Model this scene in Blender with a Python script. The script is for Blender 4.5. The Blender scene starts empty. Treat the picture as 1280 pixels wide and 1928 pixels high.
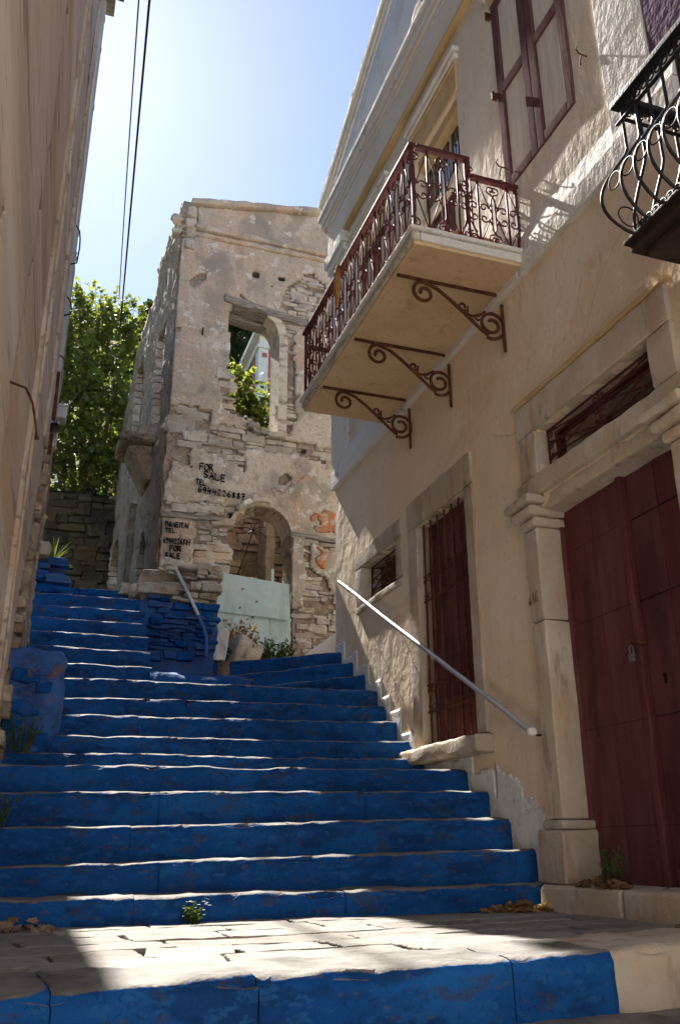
import bpy, bmesh, math, random
import numpy as np
from mathutils import Vector, Matrix, noise
random.seed(7)
SC = bpy.context.scene
COL = SC.collection
rad = math.radians

# ---------------------------------------------------------------- camera (eye = world origin, Y runs up the lane)
cam_d = bpy.data.cameras.new('camera')
cam = bpy.data.objects.new('camera', cam_d); COL.objects.link(cam)
pit, rol, yaw = rad(20.96), rad(-.3), rad(19.04)
fw = Vector((math.sin(yaw)*math.cos(pit), math.cos(yaw)*math.cos(pit), math.sin(pit)))
r0 = Vector((math.cos(yaw), -math.sin(yaw), 0)); u0 = r0.cross(fw)
rt = r0*math.cos(rol)+u0*math.sin(rol); up = u0*math.cos(rol)-r0*math.sin(rol)
cam.matrix_world = Matrix(((rt.x, up.x, -fw.x, 0), (rt.y, up.y, -fw.y, 0), (rt.z, up.z, -fw.z, 0), (0, 0, 0, 1)))
cam_d.sensor_fit = 'VERTICAL'; cam_d.sensor_height = 36; cam_d.sensor_width = 24; cam_d.lens = 31.03
cam_d.clip_start = .02; cam_d.clip_end = 3000
SC.camera = cam

# ---------------------------------------------------------------- sky, sun, exposure
SUN_EL, SUN_AZ = rad(47.6), rad(3.5)          # azimuth counted to the left of +Y
w = bpy.data.worlds.new('World'); SC.world = w; w.use_nodes = True
nt = w.node_tree; nt.nodes.clear()
sky = nt.nodes.new('ShaderNodeTexSky'); sky.sky_type = 'NISHITA'; sky.sun_disc = False
sky.sun_elevation = SUN_EL; sky.sun_rotation = -SUN_AZ
sky.air_density = 1.0; sky.dust_density = .22; sky.ozone_density = 1.0
bg = nt.nodes.new('ShaderNodeBackground'); bg.inputs[1].default_value = .056
wo = nt.nodes.new('ShaderNodeOutputWorld')
nt.links.new(sky.outputs[0], bg.inputs[0]); nt.links.new(bg.outputs[0], wo.inputs[0])
sd = bpy.data.lights.new('sun', 'SUN'); sd.energy = 4.5; sd.angle = rad(.53); sd.color = (1, .95, .87)
sun = bpy.data.objects.new('sun', sd); COL.objects.link(sun)
sdir = Vector((-math.sin(SUN_AZ)*math.cos(SUN_EL), math.cos(SUN_AZ)*math.cos(SUN_EL), math.sin(SUN_EL)))
sun.rotation_euler = sdir.to_track_quat('Z', 'Y').to_euler(); sun.location = sdir*60
SC.view_settings.view_transform = 'Standard'; SC.view_settings.look = 'None'
SC.view_settings.exposure = 1.88; SC.view_settings.gamma = 1
SC.cycles.max_bounces = 7; SC.cycles.diffuse_bounces = 4; SC.cycles.glossy_bounces = 2; SC.cycles.transmission_bounces = 3
SC.cycles.caustics_reflective = False; SC.cycles.caustics_refractive = False; SC.cycles.use_adaptive_sampling = True; SC.cycles.adaptive_threshold = .02

# ---------------------------------------------------------------- materials
def mixc(nt, fac, a, b, mode='MIX'):
    n = nt.nodes.new('ShaderNodeMix'); n.data_type = 'RGBA'; n.blend_type = mode
    for sock, v in ((n.inputs[0], fac), (n.inputs[6], a), (n.inputs[7], b)):
        if isinstance(v, (int, float)): sock.default_value = v
        elif isinstance(v, tuple): sock.default_value = (*v, 1)
        else: nt.links.new(v, sock)
    return n.outputs[2]
def maprange(nt, src, lo, hi, a=0., b=1.):
    n = nt.nodes.new('ShaderNodeMapRange'); n.clamp = True; n.interpolation_type = 'SMOOTHSTEP'
    nt.links.new(src, n.inputs[0])
    for i, v in ((1, lo), (2, hi), (3, a), (4, b)): n.inputs[i].default_value = v
    return n.outputs[0]
def noisetex(nt, pos, scale, detail=4, rough=.55, dist=0):
    sc = scale if isinstance(scale, tuple) else (scale,)*3
    vm = nt.nodes.new('ShaderNodeVectorMath'); vm.operation = 'MULTIPLY'
    nt.links.new(pos, vm.inputs[0]); vm.inputs[1].default_value = sc
    n = nt.nodes.new('ShaderNodeTexNoise'); n.inputs['Scale'].default_value = 1
    n.inputs['Detail'].default_value = detail; n.inputs['Roughness'].default_value = rough
    n.inputs['Distortion'].default_value = dist
    nt.links.new(vm.outputs[0], n.inputs['Vector'])
    return n.outputs[0]
def mat(name, col, rough=.85, var=(), bump=(), pr=0., spec=.1, metal=0., top=None, transl=0., crack=None):
    """var: (colour, scale, lo, hi, strength[, detail]); bump: (scale, height m[, detail]);
    pr: brightness spread between objects; top: (colour, lo, hi) bare upper faces of painted stones"""
    m = bpy.data.materials.new(name); m.use_nodes = True
    nt = m.node_tree; b = nt.nodes['Principled BSDF']
    geo = nt.nodes.new('ShaderNodeNewGeometry'); pos = geo.outputs['Position']
    c = None; cur = col
    for i, v in enumerate(var):
        det = v[5] if len(v) > 5 else 3
        off = nt.nodes.new('ShaderNodeVectorMath'); off.operation = 'ADD'
        nt.links.new(pos, off.inputs[0]); off.inputs[1].default_value = (3.7*i+1, 9.1*i, 5.3*i)
        f = maprange(nt, noisetex(nt, off.outputs[0], v[1], det, .62), .5+(v[2]-.5)*.68, .5+(v[3]-.5)*.68, 0, v[4])
        cur = mixc(nt, f, cur, v[0])
    if top:
        sx = nt.nodes.new('ShaderNodeSeparateXYZ'); nt.links.new(geo.outputs['Normal'], sx.inputs[0])
        n1 = noisetex(nt, pos, 14, 4)
        ad = nt.nodes.new('ShaderNodeMath'); ad.operation = 'MULTIPLY_ADD'
        nt.links.new(n1, ad.inputs[0]); ad.inputs[1].default_value = .5; nt.links.new(sx.outputs[2], ad.inputs[2])
        stone = mixc(nt, maprange(nt, noisetex(nt, pos, 5, 5), .35, .7), top[0], tuple(x*.55 for x in top[0]))
        cur = mixc(nt, maprange(nt, ad.outputs[0], top[1], top[2]), cur, stone)
    if crack:                                   # thin dark lines with a shape of their own
        vo = nt.nodes.new('ShaderNodeTexVoronoi'); vo.feature = 'DISTANCE_TO_EDGE'; vo.inputs['Scale'].default_value = crack[0]
        nz = noisetex(nt, pos, crack[0]*1.5, 4)
        mx = mixc(nt, .35, pos, nz); nt.links.new(mx, vo.inputs['Vector'])
        f = maprange(nt, vo.outputs['Distance'], 0, crack[1], crack[2], 0)
        g = maprange(nt, noisetex(nt, pos, crack[0]*.6, 2), .5, .62)
        mu = nt.nodes.new('ShaderNodeMath'); mu.operation = 'MULTIPLY'; nt.links.new(f, mu.inputs[0]); nt.links.new(g, mu.inputs[1])
        cur = mixc(nt, mu.outputs[0], cur, crack[3])
    if pr:
        oi = nt.nodes.new('ShaderNodeObjectInfo')
        hs = nt.nodes.new('ShaderNodeHueSaturation')
        v = maprange(nt, oi.outputs['Random'], 0, 1, 1-pr, 1+pr); nt.links.new(v, hs.inputs['Value'])
        mul = nt.nodes.new('ShaderNodeMath'); mul.operation = 'MULTIPLY'; mul.inputs[1].default_value = 7.13
        nt.links.new(oi.outputs['Random'], mul.inputs[0])
        fr = nt.nodes.new('ShaderNodeMath'); fr.operation = 'FRACT'; nt.links.new(mul.outputs[0], fr.inputs[0])
        nt.links.new(maprange(nt, fr.outputs[0], 0, 1, 1-pr*.9, 1+pr*.6), hs.inputs['Saturation'])
        if isinstance(cur, tuple): hs.inputs['Color'].default_value = (*cur, 1)
        else: nt.links.new(cur, hs.inputs['Color'])
        cur = hs.outputs[0]
    if isinstance(cur, tuple): b.inputs['Base Color'].default_value = (*cur, 1)
    else: nt.links.new(cur, b.inputs['Base Color'])
    b.inputs['Roughness'].default_value = rough; b.inputs['Metallic'].default_value = metal
    b.inputs['Specular IOR Level'].default_value = spec
    prev = None
    for bp in bump:
        bn = nt.nodes.new('ShaderNodeBump'); bn.inputs['Strength'].default_value = 1; bn.inputs['Distance'].default_value = bp[1]
        nt.links.new(noisetex(nt, pos, bp[0], min(bp[2], 3) if len(bp) > 2 else 2), bn.inputs['Height'])
        if prev: nt.links.new(prev, bn.inputs['Normal'])
        prev = bn.outputs[0]
    if prev: nt.links.new(prev, b.inputs['Normal'])
    if transl:
        tr = nt.nodes.new('ShaderNodeBsdfTranslucent'); mx = nt.nodes.new('ShaderNodeMixShader'); mx.inputs[0].default_value = transl
        if isinstance(cur, tuple): tr.inputs[0].default_value = (*(min(1, x*1.6) for x in cur), 1)
        else:
            bc = mixc(nt, 1., cur, (1.7, 1.6, .8), 'MULTIPLY'); nt.links.new(bc, tr.inputs[0])
        out = nt.nodes['Material Output']
        nt.links.new(b.outputs[0], mx.inputs[1]); nt.links.new(tr.outputs[0], mx.inputs[2]); nt.links.new(mx.outputs[0], out.inputs[0])
    return m

CREAM = mat('cream_plaster', (.81, .645, .475), .92, [((.84, .71, .56), 1.1, .35, .7, .8), ((.66, .50, .33), (2.5, 1.5, .5), .54, .8, .5), ((.68, .50, .32), (1.2, .9, 2.2), .62, .76, .45), ((.50, .40, .31), 24, .70, .78, .4)],
            [((3, 5, 4), .020, 3), ((11, 18, 13), .006, 4), (55, .0025, 4)], crack=(.55, .0025, .5, (.34, .25, .17)))
UPPER = mat('pale_upper_plaster', (.74, .64, .52), .92, [((.78, .72, .63), .9, .35, .7, .8), ((.62, .51, .39), (2, 1.2, .6), .54, .8, .5), ((.50, .42, .34), 20, .70, .78, .4)],
            [((3, 6, 4), .026, 3), ((10, 16, 12), .009, 4), (55, .003, 4)])
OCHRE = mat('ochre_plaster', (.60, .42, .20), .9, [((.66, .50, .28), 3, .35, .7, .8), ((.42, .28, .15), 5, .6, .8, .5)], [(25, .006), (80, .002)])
SOFFIT = mat('bounce_tinted_soffit', (.72, .53, .32), .9, [((.62, .44, .25), 2.2, .4, .7, .8), ((.42, .29, .19), 5, .62, .78, .5), ((.74, .56, .42), 1.3, .6, .7, .7), ((.34, .24, .16), 22, .66, .76, .4)], [(12, .006), (60, .002)])  # cream slab underside, warm bounced light mixed into its ochre colour
TRIM = mat('white_trim', (.77, .73, .66), .9, [((.66, .59, .50), (3, 3, 1.2), .5, .75, .6), ((.36, .30, .25), 7, .64, .78, .6), ((.72, .70, .68), 2, .4, .6, .6)],
           [((8, 14, 9), .018, 5), (50, .004)])
SLABEDGE = mat('weathered_slab_edge', (.62, .56, .47), .92, [((.40, .35, .29), (4, 9, 9), .45, .7, .9), ((.22, .19, .16), (6, 16, 16), .6, .75, .8)], [((20, 30, 30), .012, 5)])
WHITEWASH = mat('whitewash', (.74, .74, .74), .92, [((.62, .58, .52), 6, .5, .75, .7), ((.42, .36, .28), 14, .66, .76, .6)], [(18, .014, 5), (70, .004)])
FRAME = mat('dressed_stone', (.50, .42, .33), .85, [((.58, .52, .44), 3.0, .4, .65, .8), ((.44, .30, .20), (5, 5, 1.2), .52, .72, .75), ((.27, .22, .18), (9, 9, 3), .62, .78, .6), ((.55, .42, .28), 1.6, .55, .7, .5)],
            [(22, .008, 5), (90, .003)], pr=.08)
WOODM = mat('maroon_paint', (.125, .032, .034), .75, [((.16, .050, .050), (8, 8, 1), .4, .7, .8), ((.19, .085, .08), (3, 3, .5), .56, .74, .55), ((.05, .012, .013), (3, 3, .8), .5, .75, .7), ((.17, .09, .07), 30, .7, .78, .4)], [((60, 60, 4), .0015, 4), (6, .003)], pr=.06, spec=.3)
WINBROWN = mat('violet_brown_paint', (.13, .062, .062), .9, [((.17, .09, .085), (10, 10, 1.5), .4, .7, .8), ((.08, .04, .04), 5, .55, .75, .6)], [((50, 50, 5), .0015)], spec=.03)
PANEL = mat('cream_shutter_paint', (.68, .62, .53), .7, [((.58, .51, .42), (9, 9, 1), .4, .7, .7)], [((40, 40, 3), .0012)])
METM = mat('maroon_iron', (.085, .022, .022), .62, [((.13, .035, .03), 18, .45, .7, .8), ((.06, .02, .02), 7, .5, .7, .6)], [(90, .0012)], spec=.25)
RUST = mat('rusty_iron', (.10, .035, .022), .7, [((.17, .07, .035), 22, .45, .7, .8), ((.05, .022, .018), 9, .5, .7, .7)], [(80, .0015)])
BLACKI = mat('black_iron', (.012, .012, .015), .5, [((.03, .028, .03), 20, .5, .7, .7)], [(70, .001)], spec=.3)
DARKWOOD = mat('dark_slab_paint', (.035, .022, .02), .6, [((.06, .04, .035), (3, 3, 12), .45, .7, .8)], [(40, .002)])
STONE_TOP = (.235, .222, .203)
BLUE = mat('blue_painted_stone', (.005, .064, .245), .8, [((.010, .100, .335), (1.1, 1.1, 3), .42, .64, .85), ((.006, .040, .145), (2.5, 2.5, 6), .50, .70, .85), ((.02, .11, .30), (14, 14, 30), .58, .68, .6), ((.045, .05, .08), (6, 6, 14), .58, .72, .6), ((.10, .08, .07), (13, 13, 26), .70, .80, .5), ((.006, .035, .12), 40, .60, .70, .5)],
           [(6, .016, 4), (18, .009, 4), (55, .003)], top=(STONE_TOP, 1.0, 1.15), spec=.12)
BLUEW = mat('worn_blue_paint', (.006, .070, .26), .8, [((.01, .092, .32), 2, .35, .65, .8), ((.010, .05, .19), 6, .5, .72, .8), ((.15, .09, .065), 7, .63, .74, .75)],
            [(11, .018, 5), (50, .005)], pr=.12, spec=.2)
SQUARE = mat('bounce_square_paving', (.52, .48, .42), .9, [((.44, .40, .34), .8, .4, .65, .8)])  # kept pale so the added square throws more sunlight into the shade
PAVE = mat('worn_paving_stone', (.235, .218, .195), .82, [((.28, .264, .243), 2.4, .4, .65, .8), ((.18, .15, .12), (6, 14, 6), .56, .75, .7), ((.13, .10, .08), 16, .64, .78, .6)],
           [((10, 26, 10), .014, 5), (60, .005)], pr=.14)
JOINT = mat('lime_joint', (.13, .105, .08), .95, [((.22, .18, .14), 8, .45, .65, .8)], [(30, .012, 5)])
RPLAST = mat('ruin_plaster', (.49, .42, .345), .95, [((.60, .54, .47), 1.3, .50, .66, .8), ((.55, .41, .32), .8, .48, .66, .7), ((.33, .29, .25), (2.1, 2.1, 1.4), .52, .70, .75), ((.54, .37, .25), 1.7, .60, .72, .6), ((.26, .245, .235), (1.2, 1.2, 1.0), .60, .76, .7), ((.68, .65, .61), 4.5, .62, .70, .75), ((.46, .27, .20), 2.6, .68, .76, .4), ((.36, .30, .25), 14, .55, .7, .5), ((.22, .19, .16), 34, .64, .74, .55)],
             [(5, .03, 5), (22, .016, 6), (70, .006)], crack=(1.3, .006, .8, (.12, .09, .07)))
RORANGE = mat('orange_render', (.50, .21, .11), .95, [((.58, .45, .34), 7, .5, .60, .9), ((.44, .14, .07), 5, .5, .7, .8), ((.34, .27, .21), 12, .58, .66, .8)], [(25, .012, 5)])
RSIDE = mat('rough_side_render', (.37, .30, .24), .95, [((.46, .38, .31), 2.2, .45, .68, .8), ((.24, .195, .16), 4.5, .5, .7, .8), ((.44, .29, .2), 1.8, .58, .72, .5)],
            [((9, 9, 9), .08, 4), (24, .035, 5), (70, .01)])
RSTONE = mat('rubble_stone', (.43, .385, .33), .9, [((.52, .485, .44), 3.5, .42, .62, .8), ((.38, .30, .225), 5, .54, .72, .75), ((.25, .225, .20), 11, .6, .74, .7), ((.54, .38, .27), 2.2, .62, .74, .5)],
             [((12, 12, 28), .018, 5), (60, .005)], pr=.2)
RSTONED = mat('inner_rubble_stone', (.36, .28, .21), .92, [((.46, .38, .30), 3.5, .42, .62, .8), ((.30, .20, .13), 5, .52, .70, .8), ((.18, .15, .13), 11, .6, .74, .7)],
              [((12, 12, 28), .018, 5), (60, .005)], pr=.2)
MORTAR = mat('earth_mortar', (.25, .20, .155), .95, [((.36, .30, .24), 4, .4, .65, .8), ((.20, .15, .11), 9, .5, .7, .8)], [(14, .04, 5), (50, .01)])
TIMBER = mat('weathered_timber', (.24, .215, .195), .85, [((.36, .33, .30), (2, 30, 30), .42, .62, .8), ((.10, .085, .075), (3, 40, 40), .58, .7, .9)], [((4, 60, 60), .012, 4)])
SHEET = mat('pale_blue_sheet', (.40, .52, .53), .6, [((.46, .57, .57), 1.5, .4, .65, .8), ((.33, .42, .41), (6, 6, 1.5), .55, .75, .6), ((.32, .22, .14), 26, .73, .8, .7)], [(3, .02, 2)], spec=.35)
LPLAST = mat('old_left_plaster', (.53, .455, .395), .93, [((.62, .56, .50), (2, .09, 1.1), .4, .65, .8), ((.41, .33, .26), (3, .2, 2.4), .54, .74, .7), ((.26, .20, .15), (9, .6, 8), .62, .72, .8), ((.56, .43, .32), (1.4, .08, 1.0), .54, .7, .6), ((.30, .23, .17), (26, 2, 24), .66, .76, .65)],
             [((4, .35, 4), .03, 4), ((20, 1.5, 18), .02, 4)])
LSTREAK = mat('weathered_left_plaster', (.53, .425, .34), .93, [((.62, .54, .47), (3, .13, 1.5), .46, .66, .75), ((.37, .28, .21), (4, .22, 2.6), .54, .70, .75), ((.55, .37, .24), (2, .08, .9), .54, .7, .6), ((.25, .19, .145), (10, .8, 9), .62, .72, .75), ((.30, .22, .165), (26, 2.2, 24), .66, .76, .65)],
              [((5, .4, 4), .025, 4), ((22, 1.6, 18), .02, 4)])
PVC = mat('grey_plastic_pipe', (.42, .42, .43), .45, [((.34, .33, .32), (3, 3, 1), .5, .75, .6)], spec=.4)
STEEL = mat('galvanised_pipe', (.50, .51, .53), .38, [((.40, .40, .41), 20, .5, .7, .7), ((.62, .63, .64), 6, .5, .7, .6), ((.26, .17, .11), 40, .7, .76, .6)], spec=.5, metal=.5)
BLUEPIPE = mat('blue_painted_pipe', (.03, .13, .38), .5, spec=.4)
WHITEP = mat('white_plaster', (.80, .79, .77), .9, [((.62, .59, .55), 2, .5, .75, .6)], [(15, .006)])
PINK = mat('pink_plaster', (.46, .17, .16), .9, [((.52, .23, .21), 1.5, .4, .7, .7)], [(12, .008)])
PURPLE = mat('violet_plaster', (.11, .06, .12), .9, [((.15, .09, .15), 2, .4, .7, .7)], [(20, .01)])
TILE = mat('clay_tile', (.30, .15, .09), .9, [((.22, .12, .08), 4, .45, .7, .8)], [(25, .008)], pr=.2)
FIG = mat('fig_leaf', (.115, .155, .036), .45, [((.21, .24, .06), 1.6, .45, .65, .9), ((.045, .075, .022), 3, .5, .68, .8), ((.22, .20, .07), 6, .58, .68, .6)], transl=.52, spec=.5)
PINE = mat('pine_needles', (.028, .055, .022), .7, [((.045, .075, .028), .8, .4, .65, .8)], transl=.15)
DRYG = mat('dry_grass', (.32, .20, .09), .8, [((.22, .12, .05), 6, .4, .65, .8)], transl=.3)
SHRUBL = mat('shrub_leaf', (.06, .10, .03), .65, [((.11, .13, .045), 5, .4, .65, .8)], transl=.3)
YUC = mat('yucca_blade', (.16, .24, .05), .5, [((.26, .32, .10), 8, .45, .65, .8)], transl=.3)
DRYL = mat('dry_leaf', (.30, .19, .10), .8, [((.38, .27, .165), 14, .4, .65, .9), ((.16, .075, .035), 9, .5, .7, .7)], transl=.25, pr=.2)
BARK = mat('grey_bark', (.20, .165, .13), .9, [((.12, .10, .08), 12, .45, .65, .8)], [((30, 30, 8), .012)])
SOIL = mat('dry_soil', (.26, .19, .13), .97, [((.34, .27, .19), 3, .4, .65, .8), ((.15, .11, .08), 8, .5, .7, .7)], [(12, .04, 5), (50, .012)])
HILL = mat('hillside_scrub', (.09, .10, .045), .95, [((.20, .17, .10), .35, .45, .65, .8), ((.04, .06, .025), .9, .45, .65, .8)], [(2, .4, 5)])
BLACKP = mat('black_paint', (.012, .011, .011), .75)
CLAY = mat('terracotta_pot', (.42, .19, .11), .85, [((.32, .14, .08), 6, .4, .7, .7)])
BRASS = mat('dull_padlock_metal', (.22, .21, .20), .5, metal=.6)
GLASS = mat('window_glass', (.03, .045, .06), .08, spec=.9)
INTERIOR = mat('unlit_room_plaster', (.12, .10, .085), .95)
CABLE = mat('black_cable', (.01, .01, .01), .6)
PETAL = mat('white_petal', (.75, .75, .72), .7, transl=.3)
CURT = mat('white_enamel', (.75, .74, .72), .5)

# ---------------------------------------------------------------- mesh helpers
def link(o, parent=None):
    COL.objects.link(o)
    if parent is not None: o.parent = parent
    return o
def smooth_normals(me):
    """area-weighted vertex normals, so that flat faces stay flat beside small bevels"""
    me.polygons.foreach_set('use_smooth', [True]*len(me.polygons))
    n = len(me.vertices); co = np.empty(n*3, np.float32); me.vertices.foreach_get('co', co); co = co.reshape(n, 3)
    me.calc_loop_triangles(); nt_ = len(me.loop_triangles); ti = np.empty(nt_*3, np.int32); me.loop_triangles.foreach_get('vertices', ti); ti = ti.reshape(nt_, 3)
    c = np.cross(co[ti[:, 1]]-co[ti[:, 0]], co[ti[:, 2]]-co[ti[:, 0]]); nr = np.zeros((n, 3), np.float32)
    for k in range(3): np.add.at(nr, ti[:, k], c)
    l = np.linalg.norm(nr, axis=1, keepdims=True); nr = np.where(l > 1e-12, nr/np.maximum(l, 1e-12), np.array([0, 0, 1.]))
    me.normals_split_custom_set_from_vertices(nr.tolist())
def obj(name, vs, fs, m, parent=None, smooth=False):
    me = bpy.data.meshes.new(name); me.from_pydata([tuple(v) for v in vs], [], fs); me.validate()
    me.materials.append(m); me.update()
    if smooth: smooth_normals(me)
    return link(bpy.data.objects.new(name, me), parent)
def empty(name, loc=(0, 0, 0)):
    o = bpy.data.objects.new(name, None); o.location = loc; o.empty_display_size = .1
    return link(o)
def tag(o, label=None, cat=None, group=None, kind=None):
    if label: o['label'] = label
    if cat: o['category'] = cat
    if group: o['group'] = group
    if kind: o['kind'] = kind
    return o
class MB:
    def __init__(s): s.v = []; s.f = []
    def add(s, vs, fs):
        k = len(s.v); s.v += [Vector(v) for v in vs]; s.f += [tuple(i+k for i in f) for f in fs]; return s
    def box(s, x0, x1, y0, y1, z0, z1):
        return s.add([(x0, y0, z0), (x1, y0, z0), (x1, y1, z0), (x0, y1, z0), (x0, y0, z1), (x1, y0, z1), (x1, y1, z1), (x0, y1, z1)],
                     [(3, 2, 1, 0), (4, 5, 6, 7), (0, 1, 5, 4), (1, 2, 6, 5), (2, 3, 7, 6), (3, 0, 4, 7)])
    def tube(s, pts, r, n=6, cap=True):
        pts = [Vector(p) for p in pts]; rs = r if isinstance(r, (list, tuple)) else [r]*len(pts)
        vs, fs = [], []; prev = None
        for i, p in enumerate(pts):
            t = (pts[min(i+1, len(pts)-1)]-pts[max(i-1, 0)])
            if t.length < 1e-9: t = Vector((0, 0, 1))
            t.normalize()
            if prev is None:
                a = Vector((0, 0, 1)) if abs(t.z) < .9 else Vector((1, 0, 0)); e = t.cross(a).normalized()
            else:
                e = prev-t*prev.dot(t)
                e = e.normalized() if e.length > 1e-6 else t.orthogonal().normalized()
            prev = e; q = t.cross(e)
            for k in range(n):
                a = 2*math.pi*k/n; vs.append(p+(e*math.cos(a)+q*math.sin(a))*rs[i])
        for i in range(len(pts)-1):
            for k in range(n):
                fs.append((i*n+k, i*n+(k+1) % n, (i+1)*n+(k+1) % n, (i+1)*n+k))
        if cap: fs += [tuple(range(n-1, -1, -1)), tuple(range((len(pts)-1)*n, len(pts)*n))]
        return s.add(vs, fs)
    def build(s, name, m, parent=None, smooth=False): return obj(name, s.v, s.f, m, parent, smooth)

def nz(p, sc, seed=0.): return noise.noise(Vector((p[0]*sc+seed*3.1, p[1]*sc-seed*1.7, p[2]*sc+seed*.9)))
def axis_pts(L, r, res):
    r = min(r, L*.45); n = max(1, int(round((L-2*r)/res)))
    return [0, r*.35]+[r+(L-2*r)*i/n for i in range(n+1)]+[L-r*.35, L]
def rbox_data(size, r, res, amp=0., nsc=6., seed=0., edge=0., org=0.):
    """rounded box on a surface lattice, displaced by noise; edge = extra chipping near the arrises"""
    rv = r if isinstance(r, (tuple, list)) else (r, r, r)
    ax = [axis_pts(size[i], rv[i], res) for i in range(3)]; idx = {}; vs = []; fs = []
    n = [len(a)-1 for a in ax]
    rr = [min(rv[i], size[i]*.45) for i in range(3)]
    def V(i, j, k):
        key = (i, j, k)
        if key in idx: return idx[key]
        p = Vector((ax[0][i], ax[1][j], ax[2][k]))
        c = Vector([min(max(p[a], rr[a]), size[a]-rr[a]) for a in range(3)]); d = p-c
        e = Vector([d[a]/rr[a] for a in range(3)]); l = e.length
        if l > 1: e /= l; p = c+Vector([e[a]*rr[a] for a in range(3)])
        nd = e.normalized() if l > 1e-6 else Vector((0, 0, 1))
        if amp:
            q = p+Vector((seed*2.3+org, seed*5.1, seed*1.3))
            h = nz(q, nsc)*amp+nz(q, nsc*2.7)*amp*.45
            if edge and sum(1 for a in range(3) if abs(d[a]) > 1e-5) > 1:
                h -= max(0, nz(q, nsc*1.3, 4.)-.05)*edge+max(0, nz(q, nsc*4.2, 9.)-.12)*edge*.45
            p = p+nd*h
        idx[key] = len(vs); vs.append(p); return idx[key]
    for a, (b, c) in ((0, (1, 2)), (1, (2, 0)), (2, (0, 1))):
        for side in (0, n[a]):
            for i in range(n[b]):
                for j in range(n[c]):
                    q = []
                    for di, dj in ((0, 0), (1, 0), (1, 1), (0, 1)):
                        t = [0, 0, 0]; t[a] = side; t[b] = i+di; t[c] = j+dj; q.append(V(*t))
                    fs.append(tuple(q if side else q[::-1]))
    return vs, fs
def rbox(name, x0, x1, y0, y1, z0, z1, m, parent=None, r=.012, res=.12, amp=.004, nsc=6., edge=0., seed=None, smooth=True):
    vs, fs = rbox_data((x1-x0, y1-y0, z1-z0), r, res, amp, nsc, random.random()*50 if seed is None else seed, edge)
    return obj(name, [v+Vector((x0, y0, z0)) for v in vs], fs, m, parent, smooth)
def lattice(us, zs, inside, P):
    """wall sheet of real thickness on a (u,z) lattice; P(u,z,d): d=0 front, 1 back"""
    nu, nz_ = len(us)-1, len(zs)-1; idx = {}; vs = []; fs = []
    cell = [[inside((us[i]+us[i+1])/2, (zs[j]+zs[j+1])/2) for j in range(nz_)] for i in range(nu)]
    def V(i, j, d):
        k = (i, j, d)
        if k not in idx: idx[k] = len(vs); vs.append(P(us[i], zs[j], d))
        return idx[k]
    has = lambda i, j: 0 <= i < nu and 0 <= j < nz_ and cell[i][j]
    for i in range(nu):
        for j in range(nz_):
            if not cell[i][j]: continue
            fs.append((V(i, j, 0), V(i+1, j, 0), V(i+1, j+1, 0), V(i, j+1, 0)))
            fs.append((V(i, j+1, 1), V(i+1, j+1, 1), V(i+1, j, 1), V(i, j, 1)))
            if not has(i-1, j): fs.append((V(i, j, 1), V(i, j, 0), V(i, j+1, 0), V(i, j+1, 1)))
            if not has(i+1, j): fs.append((V(i+1, j, 0), V(i+1, j, 1), V(i+1, j+1, 1), V(i+1, j+1, 0)))
            if not has(i, j-1): fs.append((V(i, j, 1), V(i+1, j, 1), V(i+1, j, 0), V(i, j, 0)))
            if not has(i, j+1): fs.append((V(i, j+1, 0), V(i+1, j+1, 0), V(i+1, j+1, 1), V(i, j+1, 1)))
    return vs, fs
def steps_of(a, b, res, extra=()):
    n = max(1, int(round((b-a)/res))); s = sorted(set([a+(b-a)*i/n for i in range(n+1)]))
    keep = [x for x in s if all(abs(x-e) > res*.4 for e in extra)]
    return sorted(set(keep+[e for e in extra if a <= e <= b]+[a, b]))
def inpoly(p, poly):
    x, y = p; c = False; j = len(poly)-1
    for i in range(len(poly)):
        xi, yi = poly[i]; xj, yj = poly[j]
        if (yi > y) != (yj > y) and x < (xj-xi)*(y-yi)/(yj-yi)+xi: c = not c
        j = i
    return c
def spiral(c, r0, r1, a0, a1, n=14):
    """2-D spiral points"""
    return [(c[0]+(r0+(r1-r0)*i/n)*math.cos(a0+(a1-a0)*i/n), c[1]+(r0+(r1-r0)*i/n)*math.sin(a0+(a1-a0)*i/n)) for i in range(n+1)]

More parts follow.
